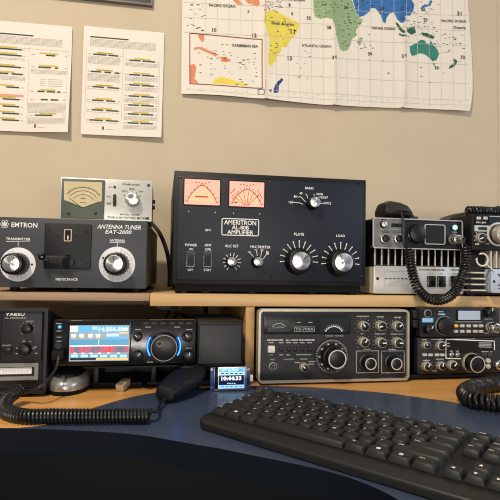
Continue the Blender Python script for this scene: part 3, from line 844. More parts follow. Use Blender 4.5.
# ------------------------------------------------------------------ power meter on the tuner
F = Face(.925)
x0, x1, _, z1 = F.rect(59.8, 177.8, 152.3, 220)
z1 = F.xz(104, 179)[1]; zb = TUN_TOP + .004
pm = thing('power_meter', 'small silver power meter with a tan dial, on top of the antenna tuner', 'meter', ((x0 + x1) / 2, F.Y + .06, TUN_TOP))
b = MB(); b.box(x0 + .001, x1 - .001, F.Y + .002, F.Y + .125, zb, z1 - .0005, 'grey_panel', .0015)
for z in (.45, .6): b.tube([(x1 - .002, F.Y + .06, zb + (z1 - zb) * z), (x1 + .004, F.Y + .06, zb + (z1 - zb) * z)], .004, 'charcoal', 12)
b.build('case', pm)
b = MB(); b.rbox(x0, x1, F.Y, F.Y + .003, zb, z1, .002, 'silver_paint', .0006)
T = lambda s, x, y, w, h=None: F.txt(b, s, x, y, w, h, 'print_black')
T('POWER RANGE', 131, 184.5, 17); T('200W', 132, 189, 6); T('20W', 124.5, 191, 4.5); T('2KW', 141, 191.5, 4.5); T('CAL', 110, 187, 3.5); T('FWD', 109, 196.5, 4.5); T('REF', 109, 203.5, 4.5)
T('MODEL  CN-620', 130, 214.6, 19, 1.7); T('SWR & RF POWER METER', 127.5, 217.9, 39, 2.2)
for a in (150, 120, 90, 60, 30): 
    x, z = F.xz(132, 200); k = F.k(132, 200); r = math.radians(a); b.line(x + 8 * k * math.cos(r), z + 8 * k * math.sin(r), x + 9.8 * k * math.cos(r), z + 9.8 * k * math.sin(r), F.Y - .0002, .0007, 'print_black')
for px, py in ((148.6, 185.4), (147.6, 218.4)): screw(F, b, px, py, 1.5, 'black_gloss')
b.build('front_panel', pm)
b = MB(); q0, q1, r0, r1 = F.rect(61.6, 179.4, 104.4, 218.8); b.rbox(q0, q1, F.Y - .0035, F.Y + .001, r0, r1, .0012, 'meter_green', .0008)
for px in (68.5, 95.5): screw(Face(F.Y - .0035), b, px, 213.5, 1.6, 'charcoal')
mo = b.build('meter', pm)
FM = Face(F.Y - .0035); b = MB()
sh = [FM.xz(*p) for p in ((64, 181.3), (102, 182.3), (101.8, 201), (84, 207.6), (64.2, 200))]
b.prism(sh, FM.Y - .0006, FM.Y + .0005, 'dial_paper')
cx, cz = FM.xz(83, 207); k = FM.k(83, 200)
for r in (20.5, 17, 13): b.ring(cx, FM.Y - .0006, cz, r * k - .0004, r * k + .0004, 'print_black', 38, 142, 60, .0003)
for i in range(18):
    a = math.radians(40 + i * 6); r2 = 22.4 if i % 3 == 0 else 21.6
    b.line(cx + 20.5 * k * math.cos(a), cz + 20.5 * k * math.sin(a), cx + r2 * k * math.cos(a), cz + r2 * k * math.sin(a), FM.Y - .0006, .0007, 'print_black')
b.line(cx - 2 * k, cz, cx - 14 * k, cz + 9 * k, FM.Y - .001, .0007, 'print_black'); b.line(cx - 16 * k, cz + 5.5 * k, cx, cz - .5 * k, FM.Y - .0006, .0006, 'print_black'); b.line(cx, cz - .5 * k, cx + 16 * k, cz + 6 * k, FM.Y - .0006, .0006, 'print_black')
F_t = lambda s, x, y, w: FM.txt(b, s, x, y, w, None, 'print_black', .0009)
F_t('SWR', 83, 198.5, 5); F_t('WATTS', 83, 202.5, 6)
b.build('dial', mo)
b = MB(); x, z = F.xz(114.7, 187); b.cyl(x, F.Y, z, .0024, .001, 'print_black', 16); b.build('indicator_lamp', pm)
b = MB(); F.plate(b, 113, 194.2, 116.3, 206.5, .001, 'print_black', 1.4); F.plate(b, 113.4, 198, 115.9, 202, .004, 'charcoal'); b.build('slide_switch', pm)
knob(F, pm, 132.6, 200.3, 7.6, .015, 'alu', 150, .9, body='alu_plain')
feet(pm, (x0 + .012, x1 - .012), (F.Y + .012, F.Y + .11), TUN_TOP, zb, .005)

# ------------------------------------------------------------------ rotator controller (far left on the desk)
F = Face(.80)
x1 = F.xz(47.5, 350)[0]; x0 = x1 - .20
z1 = F.xz(40, 308.3)[1]; zb = DESK + .006
rot = thing('rotator_controller', 'black controller box with three dark knobs, at left below the shelf', 'controller', ((x0 + x1) / 2, F.Y + .1, DESK))
b = MB(); ya, yb_ = F.Y + .006, F.Y + .185
va = [b.v((x0, y, z)) for y, z in ((ya, zb), (ya, z1 - .002), (yb_, z1 - .040), (yb_, zb))]; vb = [b.v((x1 - .002, y, z)) for y, z in ((ya, zb), (ya, z1 - .002), (yb_, z1 - .040), (yb_, zb))]
b.f(va, 'black_case'); b.f(vb, 'black_case')
for i in range(4): b.f((va[i], va[(i + 1) % 4], vb[(i + 1) % 4], vb[i]), 'black_case')
b.build('case', rot)
b = MB(); b.frame(x0, x1, F.Y - .004, F.Y + .012, zb, z1, .0045, .003, 'charcoal'); b.build('bezel', rot)
b = MB()
q0, q1, r0, r1 = F.rect(1.5, 311, 42, 361); b.box(q0, q1, F.Y - .001, F.Y + .01, r0, r1, 'charcoal', .001)
b.box(x0 + .008, q0 - .0015, F.Y + .001, F.Y + .01, zb + .008, z1 - .008, 'ts_dark')
b.box(q0 - .0016, x1 - .008, F.Y + .003, F.Y + .01, zb + .008, z1 - .008, 'black_case')
T = lambda s, x, y, w, h=None, m='print_white': F.txt(b, s, x, y, w, h, m, .0016)
T('YAESU', 15.3, 314.3, 19, 3); T('G-1000DXC', 16, 317.9, 21, 2, 'print_grey'); T('SPEED', 30, 321.3, 8, 1.5, 'print_grey'); T('PRESET', 7.3, 345.3, 9, 1.6, 'print_grey')
for p in ((24, 341), (30.5, 341.5), (34, 348), (17.5, 348), (17, 353.5), (36, 346.8), (36.5, 353)): F.ln(b, p[0] - 1.2, p[1], p[0] + 1.2, p[1], .8, 'print_grey', .0012)
ticks(Face(F.Y - .001), b, 27.5, 329, 6.8, 7.8, -40, 220, 9, .4, 'print_grey')
b.build('front_panel', rot)
FR = Face(F.Y - .001)
knob(FR, rot, 28, 328.5, 5.4, .012, 'plain', 230, mark=False, body='knob_black'); knob(FR, rot, 25.6, 349, 6.6, .014, 'plain', 200, mark=False)
b = MB(); F.plate(b, 2.5, 347, 11.5, 352, .005, 'knob_black', 0, .0008); b.build('button', rot)
b = MB(); q0, q1, r0, r1 = F.rect(-30, 363.3, 38.5, 380.3); b.frame(q0, q1, F.Y - .002, F.Y + .012, r0, r1, .0055, .001, 'grey_panel'); b.box(q0 + .005, q1 - .005, F.Y + .002, F.Y + .011, r0 + .005, r1 - .005, 'ts_dark')
q0, q1, r0, r1 = F.rect(-30, 368, 31.5, 374.5); b.box(q0, q1, F.Y + .0008, F.Y + .003, r0, r1, 'dial_white')
for i in range(9): F.ln(b, 3 + i * 3, 370, 3 + i * 3, 372, .5, 'print_grey', -.0006)
b.build('bearing_scale', rot)
feet(rot, (x0 + .02, x1 - .02), (F.Y + .02, F.Y + .17), DESK + .0006, zb, .007)

# ------------------------------------------------------------------ stand + HF transceiver with touch screen + speaker
F = Face(.805)
xa = F.xz(52, 345)[0]; xm = F.xz(196.3, 345)[0]; xs = F.xz(243.3, 345)[0]
z0 = F.xz(125, 365.2)[1]; z1 = F.xz(125, 320)[1]
TOPZ = z0 - .0035
st = thing('radio_stand', 'low black metal stand under the touch-screen radio and its speaker', 'stand', ((xa + xs) / 2, F.Y + .1, DESK))
b = MB(); b.box(xa + .045, xs + .002, F.Y + .012, F.Y + .2, TOPZ - .003, TOPZ, 'black_case', .001); b.build('top_plate', st)
b = MB(); b.box(xa + .045, xs - .004, F.Y + .04, F.Y + .2, DESK + .0006, DESK + .0095, 'black_case', .001); b.build('base_plate', st)
for x in (xa + .058, xa + .15, xs - .02):
    b = MB(); b.box(x, x + .008, F.Y + .035, F.Y + .19, DESK + .0095, TOPZ - .003, 'black_case', .001); b.build('leg', st)
b = MB(); b.box(xa + .05, xs - .006, F.Y + .125, F.Y + .13, DESK + .0095, TOPZ - .003, 'black_case'); b.build('back_panel', st)
hf = thing('transceiver', 'black transceiver with a colour touch screen and blue-ringed tuning dial', 'radio', ((xa + xm) / 2, F.Y + .1, TOPZ))
b = MB(); b.box(xa + .006, xm - .002, F.Y + .02, F.Y + .2, z0, z1 - .016, 'black_case', .003); b.build('case', hf)
b = MB(); b.rbox(xa, xm, F.Y, F.Y + .022, z0, z1, .004, 'black_gloss', .002)
b.rbox(F.xz(67, 340)[0], F.xz(131, 340)[0], F.Y - .004, F.Y + .002, z0 + .001, z1 - .0012, .003, 'black_gloss', .001)
for px in (146, 154, 163, 172, 181, 189): F.plate(b, px - 2.6, 322.2, px + 2.6, 324.4, .0015, 'charcoal', .6)
T = lambda s, x, y, w, h=None, m='print_grey': F.txt(b, s, x, y, w, h, m)
T('YAESU', 77, 320.9, 11, 1.6); 
for p in ((138, 329.5), (189, 329.5), (138, 346), (189, 348), (148, 327), (177, 327), (150, 362), (59, 323.5)): F.ln(b, p[0] - 3, p[1], p[0] + 3, p[1], .7, 'print_grey', .0005)
b.build('front_panel', hf)
F2 = Face(F.Y - .004)
def scr(mb, x0, y0, x1, y1, m, d=.0002): F2.plate(mb, x0, y0, x1, y1, d, m, back=.0006)
b = MB()
scr(b, 69.4, 325.3, 129, 361, 'scr_grey', .0001); scr(b, 70, 326, 128.5, 332, 'scr_blue'); scr(b, 70.3, 326.3, 78, 331.5, 'scr_white', .0003); scr(b, 84, 327, 92, 331, 'scr_blue', .0003); scr(b, 92.5, 326.6, 97.5, 329.5, 'scr_sky', .0003)
scr(b, 70, 332.2, 128.5, 338.4, 'scr_grey'); scr(b, 106.5, 333.6, 119, 336.4, 'scr_sky', .0003); scr(b, 107, 337, 128, 339.3, 'scr_blue', .0003); scr(b, 119.5, 332.4, 128.3, 333.6, 'scr_orange', .0003)
for px in (73.8, 81.8, 90.5, 98): scr(b, px - 2.2, 334, px + 2.2, 337, 'scr_white', .0003); scr(b, px - 1.6, 337.4, px + 1.6, 338.4, 'scr_orange', .0004)
scr(b, 70, 339.4, 128.5, 345.4, 'scr_cyan'); scr(b, 70, 345.4, 128.5, 346.2, 'scr_white', .0003); scr(b, 98.6, 340, 99, 345.2, 'scr_white', .0004)
scr(b, 70, 346.2, 128.5, 352.6, 'scr_waterfall')
for px in (86, 101): scr(b, px - 3.4, 347, px + 3.4, 352, 'scr_red' if 'scr_red' in MATS else 'print_red', .0003) if False else None
for px in (73.5, 81.5, 89.5, 98, 107, 117): scr(b, px, 352.8, px + 3, 353.6, 'scr_white', .0003)
scr(b, 70, 354.4, 128.5, 357.6, 'scr_cyan')
for i in range(6): scr(b, 70.8 + i * 9.8, 354.7, 78 + i * 9.8, 357.2, 'scr_sky', .0003)
scr(b, 70, 358, 96, 360, 'window_dark'); scr(b, 96, 358, 128, 360, 'scr_orange', .0003)
F2.txt(b, '14.256.500', 113.4, 329.2, 29, 4, 'scr_white', .0006, bold=.03)
b.build('screen', hf)
b = MB(); x, z = F.xz(59.8, 326.8); b.cyl(x, F.Y, z, .0022, .0014, 'led_blue', 14); b.cyl(x, F.Y, z, .0045, .0008, 'charcoal', 20); b.build('power_button', hf)
for py in (331, 337, 341):
    b = MB(); F.plate(b, 55.2, py - 1.3, 63.2, py + 1.3, .002, 'charcoal', 1.1, .0005); F.ln(b, 57, py, 61.4, py, .6, 'print_grey', .0022); b.build('button', hf)
b = MB(); x, z = F.xz(58.6, 345.6); b.cyl(x, F.Y, z, .0052, .0015, 'charcoal', 20); b.cyl(x, F.Y - .0012, z, .003, .0006, 'print_black', 16); b.build('jack', hf)
# big tuning dial with its blue light ring
x, z = F.xz(164, 346); k = F.k(164, 346)
b = MB(); b.cyl(x, F.Y, z, 17.4 * k, .003, 'charcoal', 56, bev=.001)
dl = b.build('dial_bezel', hf)
b = MB(); b.ring(x, F.Y - .003, z, 15.8 * k, 17 * k, 'led_blue', -34, 34, 80, .0008); b.build('light_arc', dl)
b = MB(); b.ring(x, F.Y - .003, z, 15.8 * k, 17 * k, 'led_blue', 146, 214, 80, .0008); b.build('light_arc', dl)
b = MB(); b.cyl(x, F.Y - .003, z, 14.8 * k, .02, 'knob_black', 72, 14.2 * k, bev=.001, flute=.0004); b.ring(x, F.Y - .023, z, 12.2 * k, 12.9 * k, 'grey_panel', d=.0004)
b.cyl(x - 4.5 * k, F.Y - .0225, z + 4.6 * k, 2.3 * k, .001, 'black_gloss', 24, r2=2.6 * k); b.ring(x - 4.5 * k, F.Y - .023, z + 4.6 * k, 2.3 * k, 2.8 * k, 'grey_panel', d=.0008)
b.build('tuning_knob', hf)
for px, py, r, a in ((138.2, 336.6, 4.6, 135), (138, 354.8, 5, 50), (188, 336.6, 5, 130), (188, 355.3, 5.2, 70)): knob(F, hf, px, py, r, .014, 'plain', a)
b = MB(); p = P(59, 354, F.Y); b.box(p.x - .0085, p.x + .0085, F.Y - .014, F.Y + .002, p.z - .007, p.z + .007, 'black_rubber', .002); b.build('mic_socket', hf)
feet(hf, (xa + .065, xm - .02), (F.Y + .03, F.Y + .17), TOPZ, z0, .006)
sp = thing('speaker', 'small black box speaker with perforated grille beside the touch-screen radio', 'speaker', ((xm + xs) / 2, F.Y + .06, TOPZ))
b = MB(); sx0, sx1 = xm + .0012, xs; sz1 = F.xz(220, 321.3)[1]
b.box(sx0, sx1, F.Y + .004, F.Y + .13, TOPZ, sz1, 'black_case', .003); b.build('cabinet', sp)
b = MB(); b.rbox(sx0 + .003, sx1 - .003, F.Y, F.Y + .006, TOPZ + .003, sz1 - .0065, .002, 'speaker_grille', .001); b.build('grille', sp)

# crossed bracket hanging under the shelf behind it
yb = 1.0
br = thing('bracket', 'black crossed metal bracket hanging under the shelf behind the dial radio', 'bracket', P(172, 310, yb))
def bar_px(pts, w, y, name, par):
    b = MB(); a = P(*pts[0], y); c = P(*pts[1], y); a.z = min(a.z, SHELF - ST)
    d = (c - a).normalized(); n = Vector((-d.z, 0, d.x)) * w / 2
    b.prism([((a + n).x, (a + n).z), ((c + n).x, (c + n).z), ((c - n).x, (c - n).z), ((a - n).x, (a - n).z)], y, y + .006, 'black_case', .001); return b.build(name, par)
bar_px([(162, 306), (196, 321)], .007, yb, 'arm', br); bar_px([(182, 304.5), (170, 326)], .006, yb + .007, 'arm', br); bar_px([(172, 305), (160, 330)], .005, yb + .014, 'arm', br)
w0 = [P(x, y, yb - .004) for x, y in ((151, 304.6), (172, 304.6), (165, 311))]
b = MB(); b.prism([(p.x, min(p.z, SHELF - ST)) for p in w0], yb - .006, yb, 'black_case'); b.build('gusset', br)
# cables down behind the shelf
def cable(label, pts, r, name='cable', group=None, m='cord_rubber'):
    b = MB(); q = catmull(pts, 10); b.tube(q, r, m, 8); c = q[0]
    return tag(b.build(name, loc=c), label, 'cable', group)
cable('black cable curving down between the antenna tuner and the black amplifier', [P(150, 221, 1.16), P(160, 234, 1.12), P(167, 252, 1.10), P(169.5, 270, 1.1), Vector((P(169.5, 283, 1.1).x, 1.1, SHELF + .0045))], .0045)
for i, (a, c) in enumerate((((200, 303), (206, 322)), ((206, 303), (204, 322)), ((221, 303), (228, 322)))):
    A_ = P(a[0], a[1], 1.15); A_.z = SHELF - ST; C_ = P(c[0], c[1], 1.15)
    cable(('leftmost', 'middle', 'rightmost')[i] + ' of three dark cables hanging from the shelf behind the small speaker', [A_, A_.lerp(C_, .5) + Vector((.004, 0, 0)), C_, Vector((C_.x, 1.15, TOPZ - .02)), Vector((C_.x + .01, 1.15, DESK + .004))], .0028 if i < 2 else .002, group='cables hanging behind the small speaker')

# ------------------------------------------------------------------ hand microphone + coiled lead on the desk
mic = thing('hand_microphone', 'black hand microphone lying on the desk below the tuning dial', 'microphone', PZ(180, 400, DESK))
g0 = PZ(163, 404, DESK); g1 = PZ(196, 389, DESK)
ax = (g1 - g0); ax.z = 0; Lm = ax.length; ax.normalize(); side = Vector((ax.y, -ax.x, 0))
b = MB(); secs = []
for t, w, h, up in ((0, .008, .007, .010), (.03, .015, .010, .0125), (.15, .020, .0125, .0145), (.35, .022, .0145, .019), (.6, .024, .016, .024), (.8, .024, .0165, .0275), (.94, .021, .0145, .030), (1.0, .013, .009, .031)):
    secs.append((g0 + ax * Lm * t * 1.02 + Vector((0, 0, up + .001)), side * w, Vector((0, 0, h))))
b.loft(secs, 'black_gloss' if False else 'black_case', 24, 2.8); b.build('shell', mic)
b = MB(); c = g0 + ax * Lm * .72 + Vector((0, 0, .0425)); 
for i in range(5):
    q = c + ax * (i - 2) * .005; b.tube([q - side * .011 + Vector((0, 0, (i - 2) * .0004)), q + side * .011 + Vector((0, 0, (i - 2) * .0004))], .0009, 'charcoal', 6)
b.build('mouth_grille', mic)
b = MB(); c = g0 + ax * Lm * .4 - side * -.0195 + Vector((0, 0, .024)); b.loft([(c - ax * .016, side * .003, Vector((0, 0, .004))), (c, side * .005, Vector((0, 0, .006))), (c + ax * .016, side * .003, Vector((0, 0, .004)))], 'charcoal', 12); b.build('talk_button', mic)
b = MB(); c = g0 + ax * Lm * .97; b.tube([c + Vector((0, 0, .0004)), c + Vector((0, 0, .026))], .006, 'black_rubber', 12); b.build('hanging_stud', mic)
lead = thing('coiled_cord', 'long black coiled cord along the desk front, leading to the hand microphone', 'cord', PZ(80, 420, DESK))
b = MB(); CR = .0078
pz = lambda x, y, up: PZ(x, y, DESK) + Vector((0, 0, up))
cp_ = [pz(20, 405.5, CR + .0155), pz(7, 410, CR + .007), pz(4.5, 417.5, CR + .002), pz(22, 424, CR + .002), pz(50, 424.5, CR + .0024), pz(80, 424.5, CR + .0024), pz(115, 424.2, CR + .0024), pz(150, 424, CR + .0024)]
co = coil(b, cp_, CR, .0021, .0046); b.build('coil', lead)
b = MB()
b.tube(catmull([co[0], pz(25, 405, .02), P(40, 387, .745), P(55, 370, .775), P(58.8, 356, .792)], 12), .0021, 'cord_rubber', 8); b.build('lead', lead)
b = MB(); b.tube(catmull([co[-1], pz(157, 419, .01), pz(159, 411, .006), pz(165, 404.5, .009), g0 + ax * .004 + Vector((0, 0, .0105))], 12), .0022, 'cord_rubber', 8); b.build('lead', lead)

# ------------------------------------------------------------------ mouse, plug
mo = thing('computer_mouse', 'silver-rimmed black mouse on the wood below the colour screen', 'mouse', PZ(67, 395, DESK))
c = PZ(66.5, 392, DESK + .0006) + Vector((0, .018, 0)); c.z = DESK + .0006
b = MB(); N = 40
def oval(rx, ry, z, k=0): return [(c.x + rx * math.cos(2 * PI * i / N), c.y + ry * math.sin(2 * PI * i / N)) for i in range(N)]
def orow(mb, rx, ry, z, dy=0): return [mb.v((c.x + rx * math.cos(2 * PI * i / N), c.y + dy + ry * math.sin(2 * PI * i / N), z(i) if callable(z) else z)) for i in range(N)]
def orows(mb, rows, m):
    R = [orow(mb, *r) for r in rows]
    for a, d in zip(R, R[1:]):
        for i in range(N): mb.f((a[i], a[(i + 1) % N], d[(i + 1) % N], d[i]), m)
    mb.f(R[0][::-1], m); mb.f(R[-1], m)
hz = c.z
orows(b, [(.030, .046, hz), (.031, .047, hz + .003), (.031, .047, hz + .007)], 'black_rubber'); b.build('base', mo)
b = MB(); orows(b, [(.0315, .0475, hz + .007), (.0315, .0475, hz + .014), (.0305, .046, lambda i: hz + .021 + .003 * math.sin(2 * PI * i / N)), (.028, .042, lambda i: hz + .0265 + .004 * math.sin(2 * PI * i / N)), (.025, .036, lambda i: hz + .029 + .004 * math.sin(2 * PI * i / N))], 'mouse_silver'); b.build('rim', mo, angle=60)
b = MB(); orows(b, [(.0255, .037, lambda i: hz + .0275 + .004 * math.sin(2 * PI * i / N)), (.0235, .034, lambda i: hz + .033 + .005 * math.sin(2 * PI * i / N)), (.018, .026, lambda i: hz + .038 + .004 * math.sin(2 * PI * i / N)), (.008, .012, hz + .041)], 'black_case'); b.build('shell', mo, angle=60)
pl = thing('cable_plug', 'clear network plug on a black cable lying on the wood', 'plug', PZ(124, 391, DESK))
c = PZ(120.5, 391.5, DESK + .0006); d = (PZ(133, 384.5, DESK) - PZ(120, 391, DESK)); d.z = 0; d.normalize(); n = Vector((-d.y, d.x, 0))
b = MB(Matrix.Translation(c + Vector((0, 0, .0063))) @ Matrix(((d.x, n.x, 0, 0), (d.y, n.y, 0, 0), (0, 0, 1, 0), (0, 0, 0, 1))) @ Matrix.Rotation(math.radians(-12), 4, 'Y'))
b.box(-.004, .022, -.0066, .0066, -.0054, .0062, 'clear_plastic', .0008)
for i in range(8): b.box(-.0043, .004, -.0046 + i * .00125, -.0040 + i * .00125, .0057, .0066, 'alu_plain')
b.build('plug_body', pl)
b = MB(); q = c + d * .021 + Vector((0, 0, .0105)); b.tube(catmull([q, q + d * .012 + Vector((0, 0, .001)), q + d * .03 + Vector((0, .01, .003)), Vector((q.x + .032, F.Y + .032, DESK + .0045))], 10), [.0048] * 8 + [.0036] * 23, 'black_rubber', 10); b.build('cable', pl)

# ------------------------------------------------------------------ small clock display
cy = PZ(230, 390.6, DESK).y
F = Face(cy)
zb = DESK + .0002
clk = thing('clock_display', 'small blue circuit-board clock display standing on the desk', 'clock', (F.xz(230, 389)[0], cy, DESK))
b = MB(); q0, q1, r0, r1 = F.rect(210.3, 367.2, 249.8, 390.2); b.box(q0, q1, cy, cy + .0016, zb, r1, 'pcb_blue')
for px in (211.8, 248.3):
    for py in (369.5, 387.5): x, z = F.xz(px, py); b.ring(x, cy, z, .0009, .0018, 'alu_plain', d=.0003)
b.build('circuit_board', clk)
b = MB(); q0, q1, r0, r1 = F.rect(214, 366.4, 246.3, 389.9); b.box(q0, q1, cy - .004, cy, r0, r1, 'alu_plain', .0004); b.build('screen_frame', clk)
F2 = Face(cy - .004); b = MB()
def sc(x0, y0, x1, y1, m, d): F2.plate(b, x0, y0, x1, y1, d, m, back=.0003)
sc(214.6, 367, 218, 389, 'black_gloss', .0002); sc(218.3, 368, 244.3, 388.4, 'scr_sky', .0003); sc(218.6, 375.2, 244, 384.8, 'scr_navy', .0004)
sc(219, 368.5, 243.8, 371.8, 'scr_blue', .0004)
F2.txt(b, 'UTC CLOCK', 229.5, 370.2, 18, 2, 'scr_white', .0006); F2.txt(b, '10:44:33', 231.3, 378.3, 20, 4, 'scr_white', .0006, bold=.03); 
for i in range(4): sc(227 + i * 2.3, 382.8, 228.6 + i * 2.3, 383.8, 'scr_sky', .0005)
for i in range(5): sc(221 + i * 4.6, 373, 224 + i * 4.6, 374, 'scr_navy', .0005); sc(221 + i * 4.6, 386, 224 + i * 4.6, 387, 'scr_blue', .0005)
b.build('screen', clk)
b = MB(); x, z = F.xz(250.6, 378); b.box(x - .001, x + .0035, cy - .003, cy + .003, z - .005, z + .005, 'white_plastic'); b.build('connector', clk)
b = MB(); b.box(F.xz(222, 380)[0], F.xz(240, 380)[0], cy + .0016, cy + .02, zb + .0005, zb + .004, 'black_case'); b.build('prop_foot', clk)

# ------------------------------------------------------------------ silver-rimmed vintage transceiver
F = Face(.84)
x0, x1, _, _ = F.rect(257.8, 308, 407.8, 381)
z1 = F.xz(330, 309.2)[1]; zb = F.xz(330, 381.3)[1]
ts = thing('transceiver', 'vintage transceiver with a silver rim and many knobs, right of the wooden divider', 'radio', ((x0 + x1) / 2, F.Y + .13, DESK))
b = MB(); b.box(x0 + .002, x1 - .002, F.Y + .012, F.Y + .28, zb + .002, z1 - .002, 'black_case', .002); b.build('case', ts)
b = MB(); b.frame(x0, x1, F.Y - .006, F.Y + .014, zb, z1, .0037, .0085, 'rim_silver'); b.build('rim', ts)
b = MB(); b.rbox(x0 + .0035, x1 - .0035, F.Y, F.Y + .013, zb + .0035, z1 - .0035, .006, 'ts_panel')
F.plate(b, 263.5, 314.6, 350.5, 334, .0012, 'ts_dark', 1.5, .0006); F.plate(b, 263.8, 337.6, 317, 357, .0008, 'ts_dark', 1)
T = lambda s, x, y, w, h=None, m='print_white', d=.0016: F.txt(b, s, x, y, w, h, m, d)
T('TS-700A', 304.3, 329, 18.5, 2.8, 'print_grey'); T('KENWOOD', 275, 340, 16, 1.5); T('ALL MODE TRANSCEIVER', 300, 340, 29, 1.5)
F.outline(b, 294.3, 326.6, 314.3, 331.8, .35, .4, 'print_grey', .0015)
for px in (271, 281, 288.5, 295, 302, 309.5): F.ln(b, px - 2.4, 342.6, px + 2.4, 342.6, .9, 'print_grey', .001)
for px in (271, 281, 288): F.ln(b, px - 2, 354.8, px + 2, 354.8, .8, 'print_grey', .001)
F.ln(b, 296, 354.6, 311, 354.6, .7, 'print_grey', .001)
T('MIC', 272.4, 359.4, 5, 1.4, 'print_grey'); T('PHONES', 288.5, 359.2, 10, 1.4, 'print_grey'); T('MODE', 303.5, 359, 7, 1.4, 'print_grey'); T('VHF VFO', 334, 335.8, 18, 1.5, 'print_grey')
for p in ((362.5, 316.3, 12), (380, 316.8, 7), (397.5, 317.3, 7), (362, 333.5, 3), (380, 333.8, 11), (397, 334, 13), (367, 349.3, 8), (392, 349.3, 8), (297, 362.5, 5), (312, 361.5, 7), (311, 364, 6)): F.ln(b, p[0] - p[2] / 2, p[1], p[0] + p[2] / 2, p[1], .8, 'print_grey', .0004)
for px, py in ((363, 326), (380.6, 325.5), (397.3, 326), (363, 341.8), (380.4, 342.2), (397.4, 342.2)): ticks(F, b, px, py, 6.8, 7.7, -45, 225, 10, .4, 'print_grey')
F.outline(b, 356, 350.6, 378.8, 373, .6, .6, 'print_grey'); F.outline(b, 381.2, 350.6, 404.4, 373, .6, .6, 'print_grey')
for i in range(2): F.plate(b, 294.5 + i * 11.5, 319.5, 302.5 + i * 11.5, 325, .0016, 'window_black'); F.ln(b, 296.5 + i * 11.5, 322.3, 300.5 + i * 11.5, 322.3, .7, 'print_grey', .0018)
b.build('front_panel', ts)
b = MB(); F.outline(b, 267.3, 319, 289.8, 331.7, .7, .5, 'charcoal', .002); F.plate(b, 268, 319.7, 289.2, 331, .0014, 'window_dark'); x, z = F.xz(278.6, 332.5); k = F.k(278, 332)
b.ring(x, F.Y - .0014, z, 8.6 * k, 9.2 * k, 'print_grey', 40, 140, 50, .0004); F.txt(b, 'S  METER', 278.6, 327.2, 10, 1.3, 'print_grey', .002); b.build('meter', ts)
b = MB(); F.plate(b, 320, 317.6, 349, 332.6, .0014, 'window_dark', .6); x, z = F.xz(333.5, 336.5); 
b.ring(x, F.Y - .0014, z, 9.6 * k, 10.2 * k, 'print_white', 30, 150, 60, .0004)
for i in range(11): a = math.radians(35 + i * 11); b.line(x + 10.4 * k * math.cos(a), z + 10.4 * k * math.sin(a), x + 12 * k * math.cos(a), z + 12 * k * math.sin(a), F.Y - .0014, .0007, 'print_white')
b.build('dial_window', ts)
b = MB(); F.plate(b, 267.5, 345.6, 274.3, 352.3, .006, 'white_plastic', .5, .001); b.build('switch', ts)
for px in (281, 288.5, 295, 302, 309.5):
    b = MB(); F.plate(b, px - 1.4, 347, px + 1.4, 351.2, .004, 'knob_black', 0, .0006); b.build('switch', ts)
b = MB(); x, z = F.xz(272.8, 366.5); b.cyl(x, F.Y, z, 4.4 * k, .002, 'grey_panel', 28, bev=.0006); b.cyl(x, F.Y - .0016, z, 3.3 * k, .0008, 'print_black', 24)
for a in (45, 135, 225, 315): b.cyl(x + 1.6 * k * math.cos(math.radians(a)), F.Y - .0024, z + 1.6 * k * math.sin(math.radians(a)), .0007, .0012, 'alu_plain', 8)
b.build('mic_jack', ts)
b = MB(); x, z = F.xz(288.5, 366.6); b.cyl(x, F.Y, z, 3 * k, .0014, 'charcoal', 20); b.cyl(x, F.Y - .001, z, 1.8 * k, .0008, 'print_black', 18); b.build('phone_jack', ts)
knob(F, ts, 303.4, 367, 4.6, .010, 'half', 135)
x, z = F.xz(331.5, 356.3)
b = MB(); b.cyl(x, F.Y, z, 17.6 * k, .002, 'black_case', 56); b.ring(x, F.Y - .002, z, 15.2 * k, 16.6 * k, 'grey_panel', 20, 160, 90)
for i in range(60):
    a = 2 * PI * i / 60; r = 15 if i % 5 else 13.8; b.line(x + r * k * math.cos(a), z + r * k * math.sin(a), x + 16.6 * k * math.cos(a), z + 16.6 * k * math.sin(a), F.Y - .002, .0006, 'print_grey')
for i in range(10): a = 2 * PI * i / 10; b.text(str(i * 10), x + 12.7 * k * math.cos(a), z + 12.7 * k * math.sin(a), F.Y - .0026, 'print_white', h=.003)
b.build('dial_plate', ts)
b = MB(); b.cyl(x, F.Y - .002, z, 12 * k, .014, 'knob_black', 60, 11.5 * k, bev=.001, flute=.0004); b.cyl(x, F.Y - .016, z, 10.4 * k, .014, 'knob_black', 60, 9.4 * k, bev=.0008); kn = b.build('tuning_knob', ts)
b = MB(); b.ring(x, F.Y - .030, z, 8.0 * k, 9 * k, 'ring_silver', d=.0006); b.build('knob_ring', kn)
for px, py, a in ((362.6, 326, 130), (379.8, 325.6, 190), (396.4, 326, 40), (362.6, 341.8, 60), (379.8, 342.2, 0), (396.4, 342.2, 0)): knob(F, ts, px, py, 5.2, .011, 'half', a)
for px, py in ((367.2, 362.2), (392.6, 362.4)):
    x, z = F.xz(px, py); b = MB(); b.cyl(x, F.Y, z, 9.4 * k, .003, 'knob_black', 48, bev=.0006); b.cyl(x, F.Y - .003, z, 7.4 * k, .013, 'knob_black', 48, 6.6 * k, bev=.0008, flute=.0004); kn = b.build('knob', ts)
    b = MB(); b.ring(x, F.Y - .016, z, 5.0 * k, 5.9 * k, 'ring_silver', d=.0006); b.build('knob_ring', kn)
feet(ts, (x0 + .03, x1 - .03), (F.Y + .03, F.Y + .25), DESK + .0006, zb + .001, .009)

